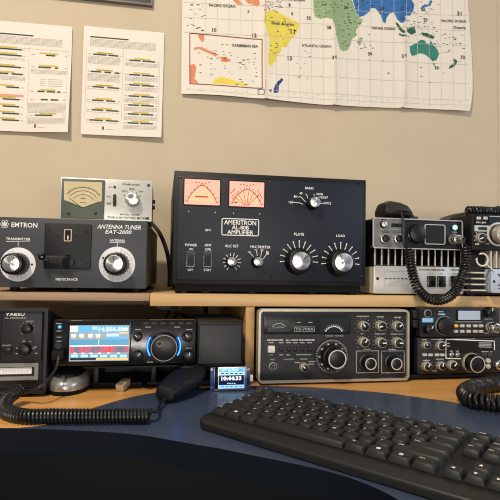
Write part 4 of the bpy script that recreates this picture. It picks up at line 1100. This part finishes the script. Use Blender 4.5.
# ------------------------------------------------------------------ right: two radios on a black tray
F = Face(.845)
xr1 = F.xz(560, 350)[0]
xl1 = F.xz(411, 350)[0]
ztr = F.xz(450, 374.5)[1]
tr = thing('tray', 'low black tray under the two stacked radios at right', 'tray', ((xl1 + xr1) / 2, F.Y + .1, DESK))
b = MB(); b.box(xl1 - .002, xr1, F.Y + .004, F.Y + .22, ztr - .006, ztr, 'black_case', .001); b.build('deck', tr)
for x in (xl1 + .004, xr1 - .02):
    b = MB(); b.box(x, x + .012, F.Y + .01, F.Y + .21, DESK + .0006, ztr - .006, 'black_case', .001); b.build('leg', tr)
b = MB(); b.box(xl1 + .016, xr1 - .02, F.Y + .03, F.Y + .034, DESK + .0006, ztr - .006, 'black_case'); b.build('skirt_panel', tr)
# lower radio
x0 = F.xz(417.6, 355)[0]; zb = ztr + .0015; z1 = F.xz(450, 337.6)[1]; x1 = x0 + .24
lo = thing('transceiver', 'dark transceiver with a white-outlined display, lower of the stacked pair at right', 'radio', ((x0 + x1) / 2, F.Y + .1, ztr))
b = MB(); b.box(x0 + .001, x1 - .001, F.Y + .01, F.Y + .21, zb + .001, z1 - .001, 'black_case', .002); b.build('case', lo)
b = MB(); b.rbox(x0, x1, F.Y, F.Y + .012, zb, z1, .003, 'charcoal', .0015)
q0, q1, r0, r1 = F.rect(446, 339.5, 494, 353); b.box(q0, q1, F.Y - .0005, F.Y + .001, r0, r1, 'ts_dark')
ln = lambda x0, y0, x1, y1, w, m='print_white': F.ln(b, x0, y0, x1, y1, w, m, .0008)
ln(445.6, 339.2, 445.6, 358.2, .8); ln(445.6, 339.2, 494, 341, .8); ln(445.6, 358.2, 460.5, 358.6, .8); ln(494, 341, 494, 350, .8)
for p in ((424, 339.6, 5), (437, 339.3, 12), (426, 360.3, 7), (439.5, 359, 8), (434, 370.8, 5), (447.5, 343.2, 4), (447.5, 346, 4), (485.5, 351.6, 9), (490, 351.7, 4), (451, 351, 3), (457, 351, 3)): ln(p[0] - p[2] / 2, p[1], p[0] + p[2] / 2, p[1], .8, 'print_grey')
F.txt(b, 'KENWOOD  HF TRANSCEIVER', 463, 338.7, 24, 1.1, 'print_grey', .001)
for i in range(4): ln(478.5, 342.6 + i * 1.4, 491, 343 + i * 1.4, .7, 'print_grey')
for i in range(2): F.plate(b, 482 + i * 5.5, 353, 486.3 + i * 5.5, 355.6, .0012, 'knob_grey')
for px, py, r in ((425.5, 345, 4.9), (440.5, 345.2, 5.6), (426.5, 366, 5.6), (440.7, 365.6, 5.2)): ticks(F, b, px, py, r, r + .9, -30, 210, 9, .4, 'print_grey')
b.build('front_panel', lo)
for px, py, r, a in ((425, 345, 3.8, 120), (439.8, 345.2, 4.6, 20), (425.8, 366, 4.6, 60), (440.2, 365.6, 4.2, 90), (451.5, 365, 4.8, 45)): knob(F, lo, px, py, r, .008, 'half', a)
for px in (424.3, 430, 436.5, 441.8):
    b = MB(); F.plate(b, px - 2.1, 353.4, px + 2.1, 356, .003, 'btn_light', .3, .0005); b.build('button', lo)
for px, py, m in ((450.8, 354.6, 'alu_plain'), (456.7, 354.6, 'alu_plain'), (487.5, 360.6, 'btn_light'), (487.5, 366.2, 'btn_light')):
    b = MB(); x, z = F.xz(px, py); k = F.k(px, py); b.cyl(x, F.Y, z, 2.2 * k, .004, m, 20, bev=.0008); b.build('button', lo)
x, z = F.xz(471, 362.6); k = F.k(470, 362)
b = MB(); b.cyl(x, F.Y, z, 9.0 * k, .005, 'rim_silver', 48, 8.7 * k, bev=.001); b.cyl(x, F.Y - .005, z, 8.4 * k, .014, 'knob_black', 56, 7.6 * k, bev=.0008, flute=.0003); kn = b.build('tuning_knob', lo)
b = MB(); b.ring(x, F.Y - .02, z, 6.5 * k, 7.3 * k, 'ring_silver', d=.0006); b.build('knob_ring', kn)
b = MB(); x, z = F.xz(497.5, 364.4); b.cyl(x, F.Y, z, 4.5 * k, .008, 'alu_plain', 28, bev=.001); b.cyl(x, F.Y - .008, z, 3 * k, .012, 'chrome', 24, bev=.001); b.build('mic_plug', lo)
ZLO = z1
# upper radio
x0 = F.xz(419.3, 320)[0]; zb = ZLO + .0012; z1 = F.xz(460, 307.6)[1]; x1 = F.xz(498.5, 320)[0]
up = thing('transceiver', 'compact radio with a pale grey screen and orange button, upper of the stacked pair', 'radio', ((x0 + x1) / 2, F.Y + .1, ZLO))
b = MB(); b.box(x0 + .003, x1 - .003, F.Y + .012, F.Y + .2, ZLO, z1 - .002, 'black_case', .002); b.build('case', up)
b = MB(); b.rbox(x0, x1, F.Y - .004, F.Y + .014, zb, z1, .003, 'charcoal', .002)
F2 = Face(F.Y - .004)
F2.plate(b, 421, 310, 433.5, 334, .0005, 'black_case', .8); 
F2.txt(b, 'HF/VHF', 441, 314.2, 7, 1.6, 'print_white', .0012)
for p in ((488, 319, 8), (486, 333, 5), (468, 321.8, 26)): F2.ln(b, p[0] - p[2] / 2, p[1], p[0] + p[2] / 2, p[1], .6, 'print_grey', .0006)
b.build('front_panel', up)
b = MB(); F2.plate(b, 456.4, 309.6, 480.8, 321, .0014, 'black_gloss', .8); F2.plate(b, 457.7, 310.7, 479.7, 319.7, .0018, 'lcd_pale'); b.build('screen', up)
b = MB(); F2.plate(b, 422, 317.8, 433, 322.3, .001, 'lcd_blue', .5); F2.plate(b, 423, 319.2, 432, 321, .0012, 'lcd_pale'); b.build('lit_badge', up)
b = MB(); F2.plate(b, 436.8, 309.8, 446.2, 316, .0008, 'window_dark', .5); F2.ln(b, 438, 311.6, 443, 311.6, 1, 'lcd_pale', .001); F2.ln(b, 439, 314.5, 445, 314.5, .9, 'lcd_blue', .001); b.build('badge', up)
b = MB(); x, z = F2.xz(427.3, 313.3); k = F2.k(427, 313); b.cyl(x, F2.Y, z, 3.9 * k, .003, 'grey_panel', 28, bev=.0008); b.cyl(x, F2.Y - .003, z, 2.8 * k, .001, 'knob_black', 24); b.build('button', up)
for px, py, r, a in ((427.8, 329, 4.9, 60), (488, 311.8, 4.8, 80)): knob(F2, up, px, py, r, .012, 'plain', a)
x, z = F2.xz(443.8, 325.5); b = MB(); b.cyl(x, F2.Y, z, 9.0 * k, .003, 'grey_panel', 48, 9 * k, bev=.0006); b.cyl(x, F2.Y - .004, z, 8.4 * k, .006, 'knob_black', 56, 8.1 * k, bev=.0012); b.build('tuning_knob', up)
for j, py in enumerate((325.8, 331.3)):
    for i, px in enumerate((455.4, 461.8, 468.2, 474.8, 480.6)):
        b = MB(); F2.plate(b, px - 2.1, py - 1.4, px + 2.1, py + 1.4, .0025, 'btn_orange' if (i == 0 and j == 0) else 'btn_light', .4, .0005); o = b.build('button', up)
        if i == 0 and j == 0: o['label'] = 'orange lit button'
b = MB(); x, z = F2.xz(489.6, 327); b.cyl(x, F2.Y, z, 5.3 * k, .005, 'grey_panel', 32, bev=.001); b.cyl(x, F2.Y - .005, z, 4.4 * k, .016, 'chrome', 32, bev=.001); b.cyl(x, F2.Y - .021, z, 3.3 * k, .016, 'alu_plain', 28, 2.8 * k, bev=.001); b.build('mic_plug', up)
for py in (315, 324):
    b = MB(); F.plate(b, 414.6, py - 4, 419.6, py + 4, -.004, 'charcoal', .8, .0008, .02); b.build('bracket_ear', up)
# thick coil on the desk at right
rc = thing('coiled_cord', 'thick black coiled cord looping on the desk at the right edge', 'cord', PZ(480, 400, DESK))
b = MB(); R3 = .0102
coil(b, [pz(545, 390, R3 + .004), pz(512, 391.5, R3 + .004), pz(490, 393, R3 + .004), pz(473, 396.5, R3 + .004), pz(465, 402.5, R3 + .004), pz(475, 409.5, R3 + .004), pz(495, 413.5, R3 + .004), pz(520, 416.5, R3 + .004), pz(550, 420, R3 + .004)], R3, .0031, .0067, seg=10, per=18); b.build('coil', rc)

# ------------------------------------------------------------------ upper right: finned power amplifier, mobile radio on it
F = Face(.875)
x0, x1, _, _ = F.rect(373.6, 266, 463.6, 291)
zb = SHELF + .003; zp = F.xz(415, 266.4)[1]; zt = F.xz(415, 249.4)[1]
pa = thing('power_amplifier', 'cream power amplifier with upright cooling fins, under the silver-faced mobile radio', 'amplifier', ((x0 + x1) / 2, F.Y + .1, SHELF))
b = MB(); b.box(x0 + .001, x1 - .001, F.Y + .004, F.Y + .2, zb, zp - .002, 'cream_metal', .001); b.build('case', pa)
b = MB(); b.rbox(x0, x1, F.Y, F.Y + .004, zb, zp, .004, 'silver_paint', .001)
for px, py in ((377.6, 278.6), (460.3, 287.8)): screw(F, b, px, py, 1.5, 'print_black')
F.txt(b, 'POWER AMPLIFIER', 432, 269.8, 26, 1.5, 'print_black'); F.txt(b, '50W', 455, 269.8, 8, 1.4, 'print_black')
for p in ((431, 273.6, 5), (441, 273.6, 4), (455, 273.6, 6)): F.ln(b, p[0] - p[2] / 2, p[1], p[0] + p[2] / 2, p[1], .8, 'print_grey')
F.outline(b, 384, 270.8, 408.4, 285.6, .35, .3, 'print_grey'); 
for i in range(6): F.ln(b, 385 + i * 4, 278.6, 387.4 + i * 4, 278.6, .8, 'print_black')
F.ln(b, 388, 284, 406, 278.8, .35, 'print_grey'); F.ln(b, 396, 285, 396, 279, .35, 'print_grey'); F.ln(b, 390, 271.3, 402, 271.3, .9, 'print_grey')
b.build('front_panel', pa)
b = MB(); b.box(x0 + .002, x1 - .002, F.Y + .006, F.Y + .19, zp - .002, zp + .003, 'black_case'); b.box(x0 + .003, x1 - .003, F.Y + .02, F.Y + .185, zp, zt - .001, 'black_case')  # black floor and filler stand in for the shade between the fins
n = 14
for i in range(n):
    x = x0 + .0035 + (x1 - x0 - .007) * i / (n - 1); b.box(x - .0012, x + .0012, F.Y + .002, F.Y + .0045, zp + .001, zt, 'fin_edge', .0004, 1); b.box(x - .0011, x + .0011, F.Y + .0045, F.Y + .19, zp + .001, zt, 'black_case')
b.build('heat_sink', pa)
for px in (431, 441, 454.6):
    b = MB(); F.plate(b, px - 4, 276, px + 4, 287, .0035, 'black_gloss', .5, .0008); F.plate(b, px - 3, 277, px + 3, 281.5, .0055, 'knob_black', .4, .0006); b.build('rocker_switch', pa)
feet(pa, (x0 + .013, x1 - .013), (F.Y + .014, F.Y + .17), SHELF, zb, .006)
# mobile radio on the fins
F = Face(.868)
x0, x1, _, _ = F.rect(372.6, 217, 462.4, 247)
z1 = F.xz(415, 219)[1]; zb = zt
mr = thing('mobile_radio', 'mobile radio with silver left panel and large dark knob, on the finned amplifier', 'radio', ((x0 + x1) / 2, F.Y + .1, zb))
b = MB(); b.box(x0 + .002, x1 - .002, F.Y + .01, F.Y + .18, zb, z1 - .001, 'black_case', .002)
b.box(x0 - .010, x0 + .003, F.Y + .06, F.Y + .15, zb + .004, z1 - .006, 'black_case', .002); b.build('case', mr)
b = MB(); b.rbox(x0, x1, F.Y, F.Y + .012, zb, z1, .0045, 'black_case', .001); b.frame(x0, x1, F.Y - .002, F.Y + .012, zb, z1, .0018, .0045, 'silver_paint')
q0, q1, r0, r1 = F.rect(376, 220.5, 404, 245); b.rbox(x0 + .0016, q1, F.Y - .0012, F.Y + .001, zb + .002, z1 - .002, .003, 'grey_panel')
F.txt(b, 'MODE', 383.5, 219.6, 5, 1.2, 'print_black', .002); F.txt(b, 'VOLUME', 385, 232, 7, 1.3, 'print_black', .002); F.txt(b, 'SQUELCH', 396.5, 232.2, 8, 1.3, 'print_black', .002); F.ln(b, 379, 229.4, 402, 230.2, .4, 'print_grey', .0016)
F.plate(b, 391, 223.5, 402, 227.2, .002, 'window_black', .6)
F.ln(b, 452, 232, 457, 232.2, .7, 'print_grey'); F.ln(b, 453, 234.3, 456, 234.4, .7, 'print_grey')
b.build('front_panel', mr)
b = MB(); F.outline(b, 424, 224.5, 444.6, 244.6, .8, 1.8, 'silver_paint', .003); F.plate(b, 424.6, 225.1, 444, 244, .0012, 'window_dark'); b.build('channel_window', mr)
knob(F, mr, 382.8, 224.4, 3.4, .006, 'alu', 90, .85)
for px, py in ((383.8, 238.6), (397.6, 239)):
    x, z = F.xz(px, py); k = F.k(px, py); b = MB(); b.cyl(x, F.Y - .001, z, 5 * k, .006, 'alu_plain', 32, 4.6 * k, bev=.0008); b.cyl(x, F.Y - .007, z, 3.6 * k, .006, 'knob_black', 28, 3.3 * k, bev=.0006); b.build('knob', mr)
x, z = F.xz(416.6, 233.8); b = MB(); b.cyl(x, F.Y, z, 9.3 * k, .003, 'black_gloss', 48, bev=.0008); b.cyl(x, F.Y - .003, z, 8.8 * k, .005, 'knob_black', 60, 8.3 * k, bev=.0012, flute=.0003); b.build('channel_knob', mr)
b = MB(); x, z = F.xz(454.4, 227.6); b.cyl(x, F.Y, z, 2.9 * k, .002, 'chrome', 24); b.cyl(x, F.Y - .002, z, 2.3 * k, .002, 'led_green', 24, bev=.001); b.build('indicator_lamp', mr)
x, z = F.xz(452.6, 239.6); b = MB(); b.cyl(x, F.Y, z, 4.8 * k, .005, 'grey_panel', 28, bev=.001); b.cyl(x, F.Y - .005, z, 4.1 * k, .014, 'alu_plain', 28, bev=.001); b.cyl(x, F.Y - .019, z, 3.0 * k, .012, 'grey_panel', 24, 2.4 * k, bev=.001); b.build('mic_plug', mr)
MPLUG = Vector((x, F.Y - .03, z)); MRT = z1 - .001
# hand microphone lying on the mobile radio
y = F.Y + .03
c0 = P(380, 212, y); c1 = P(415, 212, y); c0.z = c1.z = MRT
hm = thing('hand_microphone', 'brown-black hand microphone resting on top of the silver-faced mobile radio', 'microphone', ((c0.x + c1.x) / 2, y, MRT))
b = MB(); L = (c1.x - c0.x); secs = []
for t, h, cz in ((0, .010, .0145), (.03, .0145, .018), (.2, .0170, .0205), (.45, .0160, .0195), (.65, .0135, .0170), (.8, .0100, .0130), (.86, .005, .008)):
    secs.append((Vector((c0.x + L * t, y, MRT + cz)), Vector((0, .024 if t < .8 else .015, 0)), Vector((0, 0, h))))
b.loft(secs, 'brown_black', 24, 2.7); b.build('shell', hm)
b = MB(); b.box(c0.x + L * .76, c0.x + L * 1.0, y - .014, y + .014, MRT + .0004, MRT + .0085, 'brown_black', .002); b.build('foot_clip', hm)
b = MB(); b.box(c0.x + L * .1, c0.x + L * .26, y - .0255, y - .018, MRT + .010, MRT + .024, 'charcoal', .002); b.build('talk_button', hm)
hl = thing('coiled_cord', 'black coiled cord looping in front of the finned amplifier to the mobile radio', 'cord', P(430, 290, .84))
b = MB(); yq = .838
cc = coil(b, [P(408.6, 248.5, yq), P(410, 258, yq), P(412, 271, yq - .002), P(416.5, 286, yq - .004), P(426, 297, yq - .006), P(438, 300.5, yq - .006), P(451, 295.5, yq - .005), P(459.5, 284, yq - .003), P(464, 270, yq - .002), P(466, 256, yq - .001), P(465, 247, yq)], .0072, .0022, .0054, seg=8, per=14)
b.build('coil', hl)
b = MB(); b.tube(catmull([Vector((c0.x + L * .66, y - .022, MRT + .015)), P(401.3, 211, F.Y - .005), P(402.5, 219, F.Y - .012), P(402.5, 232, F.Y - .016), P(403, 242, F.Y - .018), P(406, 247, yq + .004), cc[0]], 12), .0022, 'cord_rubber', 8); b.build('lead', hl)
b = MB(); b.tube(catmull([MPLUG + Vector((0, .004, 0)), MPLUG + Vector((.004, -.003, 0)), P(463.5, 243, yq - .006), cc[-1]], 10), .0022, 'cord_rubber', 8); b.build('lead', hl)

# black finned amplifier at far right, with hook and pale panel
F = Face(.85)
x0 = F.xz(471.5, 270)[0]; x1 = x0 + .16; zb = SHELF + .003; zt2 = F.xz(485, 250.5)[1]
ba = thing('power_amplifier', 'black finned amplifier with a white ring hook, at the right edge of the shelf', 'amplifier', (x0 + .08, F.Y + .1, SHELF))
b = MB(); b.box(x0 + .004, x1 - .004, F.Y + .02, F.Y + .18, zb, zt2 - .002, 'black_case', .001)
for i in range(4):
    z = F.xz(480, 272.7 + i * 5.9)[1]; b.box(x0, x0 + .032, F.Y + .002, F.Y + .17, z - .0014, z + .0014, 'fin_edge')
    b.box(x0, x0 + .03, F.Y + .006, F.Y + .171, z - .0045, z - .0015, 'black_case')
for i in range(9):
    x = F.xz(492.5 + i * 5.6, 260)[0]; b.box(x - .0013, x + .0013, F.Y + .004, F.Y + .17, F.xz(495, 268)[1], zt2, 'fin_edge')
b.build('heat_sink', ba)
b = MB(); q0, _, r0, r1 = F.rect(490.6, 269, 500, 293); b.rbox(q0, x1, F.Y - .002, F.Y + .03, max(r0, zb), r1, .005, 'pale_blue_panel', .001)
FB = Face(F.Y - .002); screw(FB, b, 494, 281.5, 1.3, 'print_black'); FB.ln(b, 498, 274, 500.5, 276.5, 1.2, 'print_black'); FB.ln(b, 498, 285, 502, 285, 1, 'print_black'); FB.ln(b, 498.5, 288.5, 502, 288.5, .8, 'print_black'); FB.txt(b, 'RF', 505, 277, 4, None, 'print_black')
b.build('front_panel', ba)
b = MB(); x, z = F.xz(480.2, 259.8); k = F.k(480, 260); pts = []
for i in range(31):
    a = math.radians(175 - i * 11 + 0) if False else math.radians(-195 + i * 10.5)
    pts.append(Vector((x + 5.6 * k * math.cos(a), F.Y - .006, z + 5.6 * k * math.sin(a))))
b.tube(pts, .0017, 'white_plastic', 10)
a = math.radians(-45); p = Vector((x + 5.6 * k * math.cos(a), F.Y - .006, z + 5.6 * k * math.sin(a))); p2 = F.xz(492, 270.5)
b.tube([p, Vector((p2[0], F.Y - .004, p2[1])), Vector((p2[0] + .001, F.Y + .002, p2[1] - .001))], .0016, 'white_plastic', 10); b.build('ring_hook', ba)
feet(ba, (x0 + .02, x1 - .02), (F.Y + .03, F.Y + .16), SHELF, zb, .006)
# radio on it
F = Face(.851)
x0 = F.xz(471.8, 230)[0]; x1 = x0 + .18; zb = zt2; z1 = F.xz(485, 214.2)[1]
r2 = thing('mobile_radio', 'black mobile radio with a large silver knob, at the right edge above the black amplifier', 'radio', (x0 + .09, F.Y + .1, zb))
b = MB(); b.box(x0 + .001, x1 - .001, F.Y + .006, F.Y + .19, zb, z1 - .001, 'black_case', .003); b.build('case', r2)
b = MB(); b.rbox(x0, x1, F.Y, F.Y + .008, zb, z1, .003, 'black_case', .0012)
F.plate(b, 474.2, 225.5, 490, 231.5, .001, 'silver_paint', .8); F.plate(b, 478, 227, 486.5, 230, .0018, 'print_black', .8)
F.plate(b, 474.2, 214.8, 487, 224.2, .0012, 'black_gloss', .4)
F.txt(b, 'FM 2M', 480.5, 222.6, 9, 1.5, 'print_white', .0016); F.ln(b, 489, 216.4, 502, 216.9, .9, 'print_grey', .001); F.ln(b, 475, 244, 479, 244.1, .8); F.ln(b, 485, 243.7, 489, 243.8, .8, 'print_grey')
ticks(F, b, 480.5, 238, 5.8, 6.8, 0, 200, 7, .5)
b.build('front_panel', r2)
for px in (478, 484.6):
    b = MB(); F.plate(b, px - 2, 216.8, px + 2, 219.8, .0035, 'btn_light', .3, .0005); b.build('button', r2)
b = MB(); F.plate(b, 488.2, 218, 512, 224.6, .001, 'black_gloss', .3); F.plate(b, 488.8, 218.8, 511, 224, .0014, 'window_dark'); b.build('display', r2)
knob(F, r2, 480, 238, 5, .008, 'half', 200)
x, z = F.xz(497.5, 234.4); k = F.k(497, 234); b = MB(); b.cyl(x, F.Y, z, 10.8 * k, .002, 'silver_paint', 48, bev=.0006); b.cyl(x, F.Y - .002, z, 9 * k, .005, 'knob_black', 48); b.cyl(x, F.Y - .007, z, 8.4 * k, .014, 'rim_silver', 56, 7.8 * k, bev=.001, flute=.0003); kn = b.build('tuning_knob', r2)
b = MB(); b.cyl(x, F.Y - .021, z, 6 * k, .001, 'alu', 40, bev=.0003); b.build('knob_cap', kn)
R2T = z1 - .001
# its microphone and coil lying on top
y = F.Y + .045
rm = thing('hand_microphone', 'black hand microphone lying left of the coil on the right-edge mobile radio', 'microphone', (x0 + .02, y, R2T))
c0 = P(441, 214, F.Y + .09); c1 = P(474, 211.5, F.Y + .09)
b = MB(); secs = []
for t, w, h, cz in ((0, .010, .0035, -.0055), (.1, .018, .006, -.003), (.35, .021, .0078, .0015), (.7, .019, .0085, .006), (1, .014, .0075, .009), (1.15, .007, .005, .009)):
    q = c0.lerp(c1, t); secs.append((Vector((q.x, F.Y + .09, R2T + cz + .0015)), Vector((0, w, 0)), Vector((0, 0, h))))
b.loft(secs, 'brown_black', 24, 2.6); b.build('shell', rm)
rcx = thing('coiled_cord', 'black coiled cord heaped on top of the right-edge mobile radio', 'cord', (x0 + .06, y, R2T))
b = MB(); Z = R2T + .0074 + .0024
cc2 = coil(b, [Vector((x0 + .004, y - .02, Z)), Vector((x0 + .03, y - .024, Z)), Vector((x0 + .06, y - .022, Z)), Vector((x0 + .1, y - .014, Z)), Vector((x0 + .13, y + .02, Z))], .0074, .0024, .0062); b.build('coil', rcx)
b = MB(); q = c1; b.tube(catmull([Vector((q.x + .003, F.Y + .09, R2T + .0105)), Vector((q.x + .004, F.Y + .06, R2T + .007)), cc2[0]], 8), .002, 'cord_rubber', 8); b.build('lead', rcx)
p = P(499.5, 203, y + .03)
rm2 = thing('hand_microphone', 'black microphone poking up behind the coil at the right edge', 'microphone', (p.x + .02, y + .04, R2T))
b = MB(); b.loft([(Vector((p.x + .03, y + .055, R2T + .0008)), Vector((.016, 0, 0)), Vector((0, .012, 0))), (Vector((p.x + .026, y + .05, R2T + .012)), Vector((.019, 0, 0)), Vector((0, .014, 0))), (Vector((p.x + .018, y + .045, R2T + .024)), Vector((.018, 0, 0)), Vector((0, .013, 0))), (Vector((p.x + .012, y + .042, R2T + .031)), Vector((.011, 0, 0)), Vector((0, .008, 0)))], 'brown_black', 20, 2.6); b.build('shell', rm2)

# ------------------------------------------------------------------ keyboard
KA = math.radians(-49.7)
K0 = Vector((.0403, .6272, DESK))
KM = Matrix.Translation(K0) @ Matrix.Rotation(KA, 4, 'Z')
kb = thing('keyboard', 'black computer keyboard lying aslant on the desk', 'keyboard', K0)
TILT = math.radians(4.0)
KT = KM @ Matrix.Translation((0, 0, .004)) @ Matrix.Rotation(TILT, 4, 'X')
W, D = .445, .150
b = MB(KT); t = bmesh.new()
W = .438
pts = []
for cx, cz, a0, rad in ((W - .008, D - .008, 0, .008), (.008, D - .008, 90, .008), (.022, .022, 180, .022), (W - .022, .022, 270, .022)):
    for i in range(8):
        a = math.radians(a0 + 90 * i / 7); pts.append((cx + rad * math.cos(a), cz + rad * math.sin(a)))
b.prism(pts, -.0025, .0070, 'kb_case', .004, axis='Z', seg=3); b.prism(MB().rr(.0045, W - .0045, .0245, D - .003, .003), .0065, .0078, 'black_case', axis='Z'); b.prism(MB().rr(.0035, W - .0035, .0225, .0238, .0004), .0065, .0076, 'key_black', axis='Z'); b.build('case', kb)
for x in (.03, W - .05):
    for yy in (.012, D - .02):
        b = MB(KM); top = .006 + yy * math.sin(TILT); b.box(x, x + .02, yy, yy + .008, .0002, top, 'black_rubber'); b.build('foot', kb)
U = .019
rows = []
rows.append((6.28, [('Esc', 0, 1)] + [('F%d' % (i + 1), (2, 3, 4, 5, 6.5, 7.5, 8.5, 9.5, 11, 12, 13, 14)[i], 1) for i in range(12)]))
rows.append((5, [(c, i, 1) for i, c in enumerate("`1234567890-=")] + [('<---', 13, 2)]))
rows.append((4, [('Tab', 0, 1.5)] + [(c, 1.5 + i, 1) for i, c in enumerate('QWERTYUIOP[]')] + [('\\', 13.5, 1.5)]))
rows.append((3, [('Caps', 0, 1.75)] + [(c, 1.75 + i, 1) for i, c in enumerate("ASDFGHJKL;'")] + [('Enter', 12.75, 2.25)]))
rows.append((2, [('Shift', 0, 2.25)] + [(c, 2.25 + i, 1) for i, c in enumerate('ZXCVBNM,./')] + [('Shift', 12.25, 2.75)]))
rows.append((1, [('Ctrl', 0, 1.25), ('WIN', 1.25, 1.25), ('Alt', 2.5, 1.25), ('', 3.75, 6.25), ('Alt', 10, 1.25), ('WIN', 11.25, 1.25), ('MENU', 12.5, 1.25), ('Ctrl', 13.75, 1.25)]))
rows.append((6.28, [('PrtSc', 15.25, 1), ('ScrLk', 16.25, 1), ('Pause', 17.25, 1)]))
rows.append((5, [('Ins', 15.25, 1), ('Home', 16.25, 1), ('PgUp', 17.25, 1)]))
rows.append((4, [('Del', 15.25, 1), ('End', 16.25, 1), ('PgDn', 17.25, 1)]))
rows.append((2, [('UP', 16.25, 1)]))
rows.append((1, [('LEFT', 15.25, 1), ('DOWN', 16.25, 1), ('RIGHT', 17.25, 1)]))
X0, Y0 = .0062, .0255
def keycap(mb, x, y, w, h, top=.0205):
    g = .0007; bx0, bx1, by0, by1 = x + g, x + w - g, y + g, y + h - g; i = .0026
    lv = [((bx0, bx1, by0, by1), .0072), ((bx0 + .0004, bx1 - .0004, by0 + .0004, by1 - .0004), .0088), ((bx0 + i * .85, bx1 - i * .85, by0 + .0018, by1 - i * .9), top - .0006), ((bx0 + i + .0004, bx1 - i - .0004, by0 + .0024, by1 - i - .0004), top)]
    R = []
    for (a, c, d, e), z in lv:
        R.append([mb.v((p, q, z)) for p, q in mb.rr(a, c, d, e, .0014, 2)])
    n = len(R[0])
    for p, q in zip(R, R[1:]):
        for j in range(n): mb.f((p[j], p[(j + 1) % n], q[(j + 1) % n], q[j]), 'key_black')
    mb.f(R[-1], 'key_black')
def legend(mb, s, x, y, w, h, z=.0207):
    if not s: return
    lx, ly = x + .0048, y + h - .0063
    if s == 'WIN':
        for a in (0, 1):
            for c in (0, 1): mb.box(x + w / 2 - .002 + a * .0022, x + w / 2 - .0002 + a * .0022, y + h / 2 - .002 + c * .0022, y + h / 2 - .0002 + c * .0022, z - .0002, z, 'print_white')
        return
    if s == 'MENU':
        for a in range(3): mb.box(x + w / 2 - .002, x + w / 2 + .002, y + h / 2 - .002 + a * .0015, y + h / 2 - .0013 + a * .0015, z - .0002, z, 'print_white')
        return
    if s in ('UP', 'LEFT', 'DOWN', 'RIGHT'):
        a = {'UP': 90, 'LEFT': 180, 'DOWN': 270, 'RIGHT': 0}[s]; q = [(x + w / 2 - .001 + .0022 * math.cos(math.radians(a + o)), y + h / 2 + .0022 * math.sin(math.radians(a + o))) for o in (0, 130, 230)]
        mb.prism(q, z - .0002, z, 'print_white', axis='Z'); return
    vs, fs, TW, TH = text_geo(s, .015)
    k = .0034 / .7 if len(s) == 1 else min(.0022 / .7, (w - .008) / TW)
    V = [mb.v((lx + (q[0] + (TW / 2 if len(s) > 1 else .2)) * k, ly + q[1] * k, z)) for q in vs]
    for f in fs: mb.f([V[i] for i in f], 'print_white')
for r, ks in rows:
    for s, kx, kw in ks:
        x, yk = X0 + kx * U, Y0 + (r - 1) * (U - .0004)
        h = U - (.002 if r > 6 else 0)
        b = MB(KT); keycap(b, x, yk, kw * U, h, .0136 if s == '' else .0142 + .0003 * (r == 5) ); legend(b, s, x, yk, kw * U, h, .0144 + .0003 * (r == 5)); b.build('key' if s else 'space_bar', kb, angle=30)
b = MB(KT)
for r in range(1, 6):
    for i in range(4): keycap(b, X0 + (18.5 + i) * U, Y0 + (r - 1) * (U - .0004), U, U, .0142)
o = b.build('number_pad', kb, angle=30); o['kind'] = 'stuff'

# ------------------------------------------------------------------ light
def area(name, loc, target, size, power, color):
    l = bpy.data.lights.new(name, 'AREA'); l.shape = 'DISK'; l.size = size; l.energy = power; l.color = color
    o = bpy.data.objects.new(name, l); COL.objects.link(o); o.location = loc
    o.rotation_euler = (Vector(target) - Vector(loc)).to_track_quat('-Z', 'Y').to_euler(); return o
area('ceiling_lamp', (-.6, -.35, 2.4), (.1, 1.1, .95), .25, 33, (1, .87, .70))
tl = area('low_fill_strip', (.1, -1.5, .84), (-.05, 1.2, .86), 1.3, 20, (1, .93, .84)); tl.data.shape = 'RECTANGLE'; tl.data.size_y = .14  # unseen low strip light, added to brighten the wall under the shelf
area('window_daylight', (1.9, -.1, 1.5), (.3, .9, .85), .9, 8, (.66, .80, 1))
w = bpy.data.worlds.new('world'); SC.world = w; w.use_nodes = True
bg = w.node_tree.nodes['Background']; bg.inputs['Color'].default_value = (1, .97, .95, 1); bg.inputs['Strength'].default_value = .3
vs = SC.view_settings
vs.view_transform = 'Standard'; vs.look = 'None'; vs.exposure = 0.; vs.gamma = 1.; vs.use_curve_mapping = False
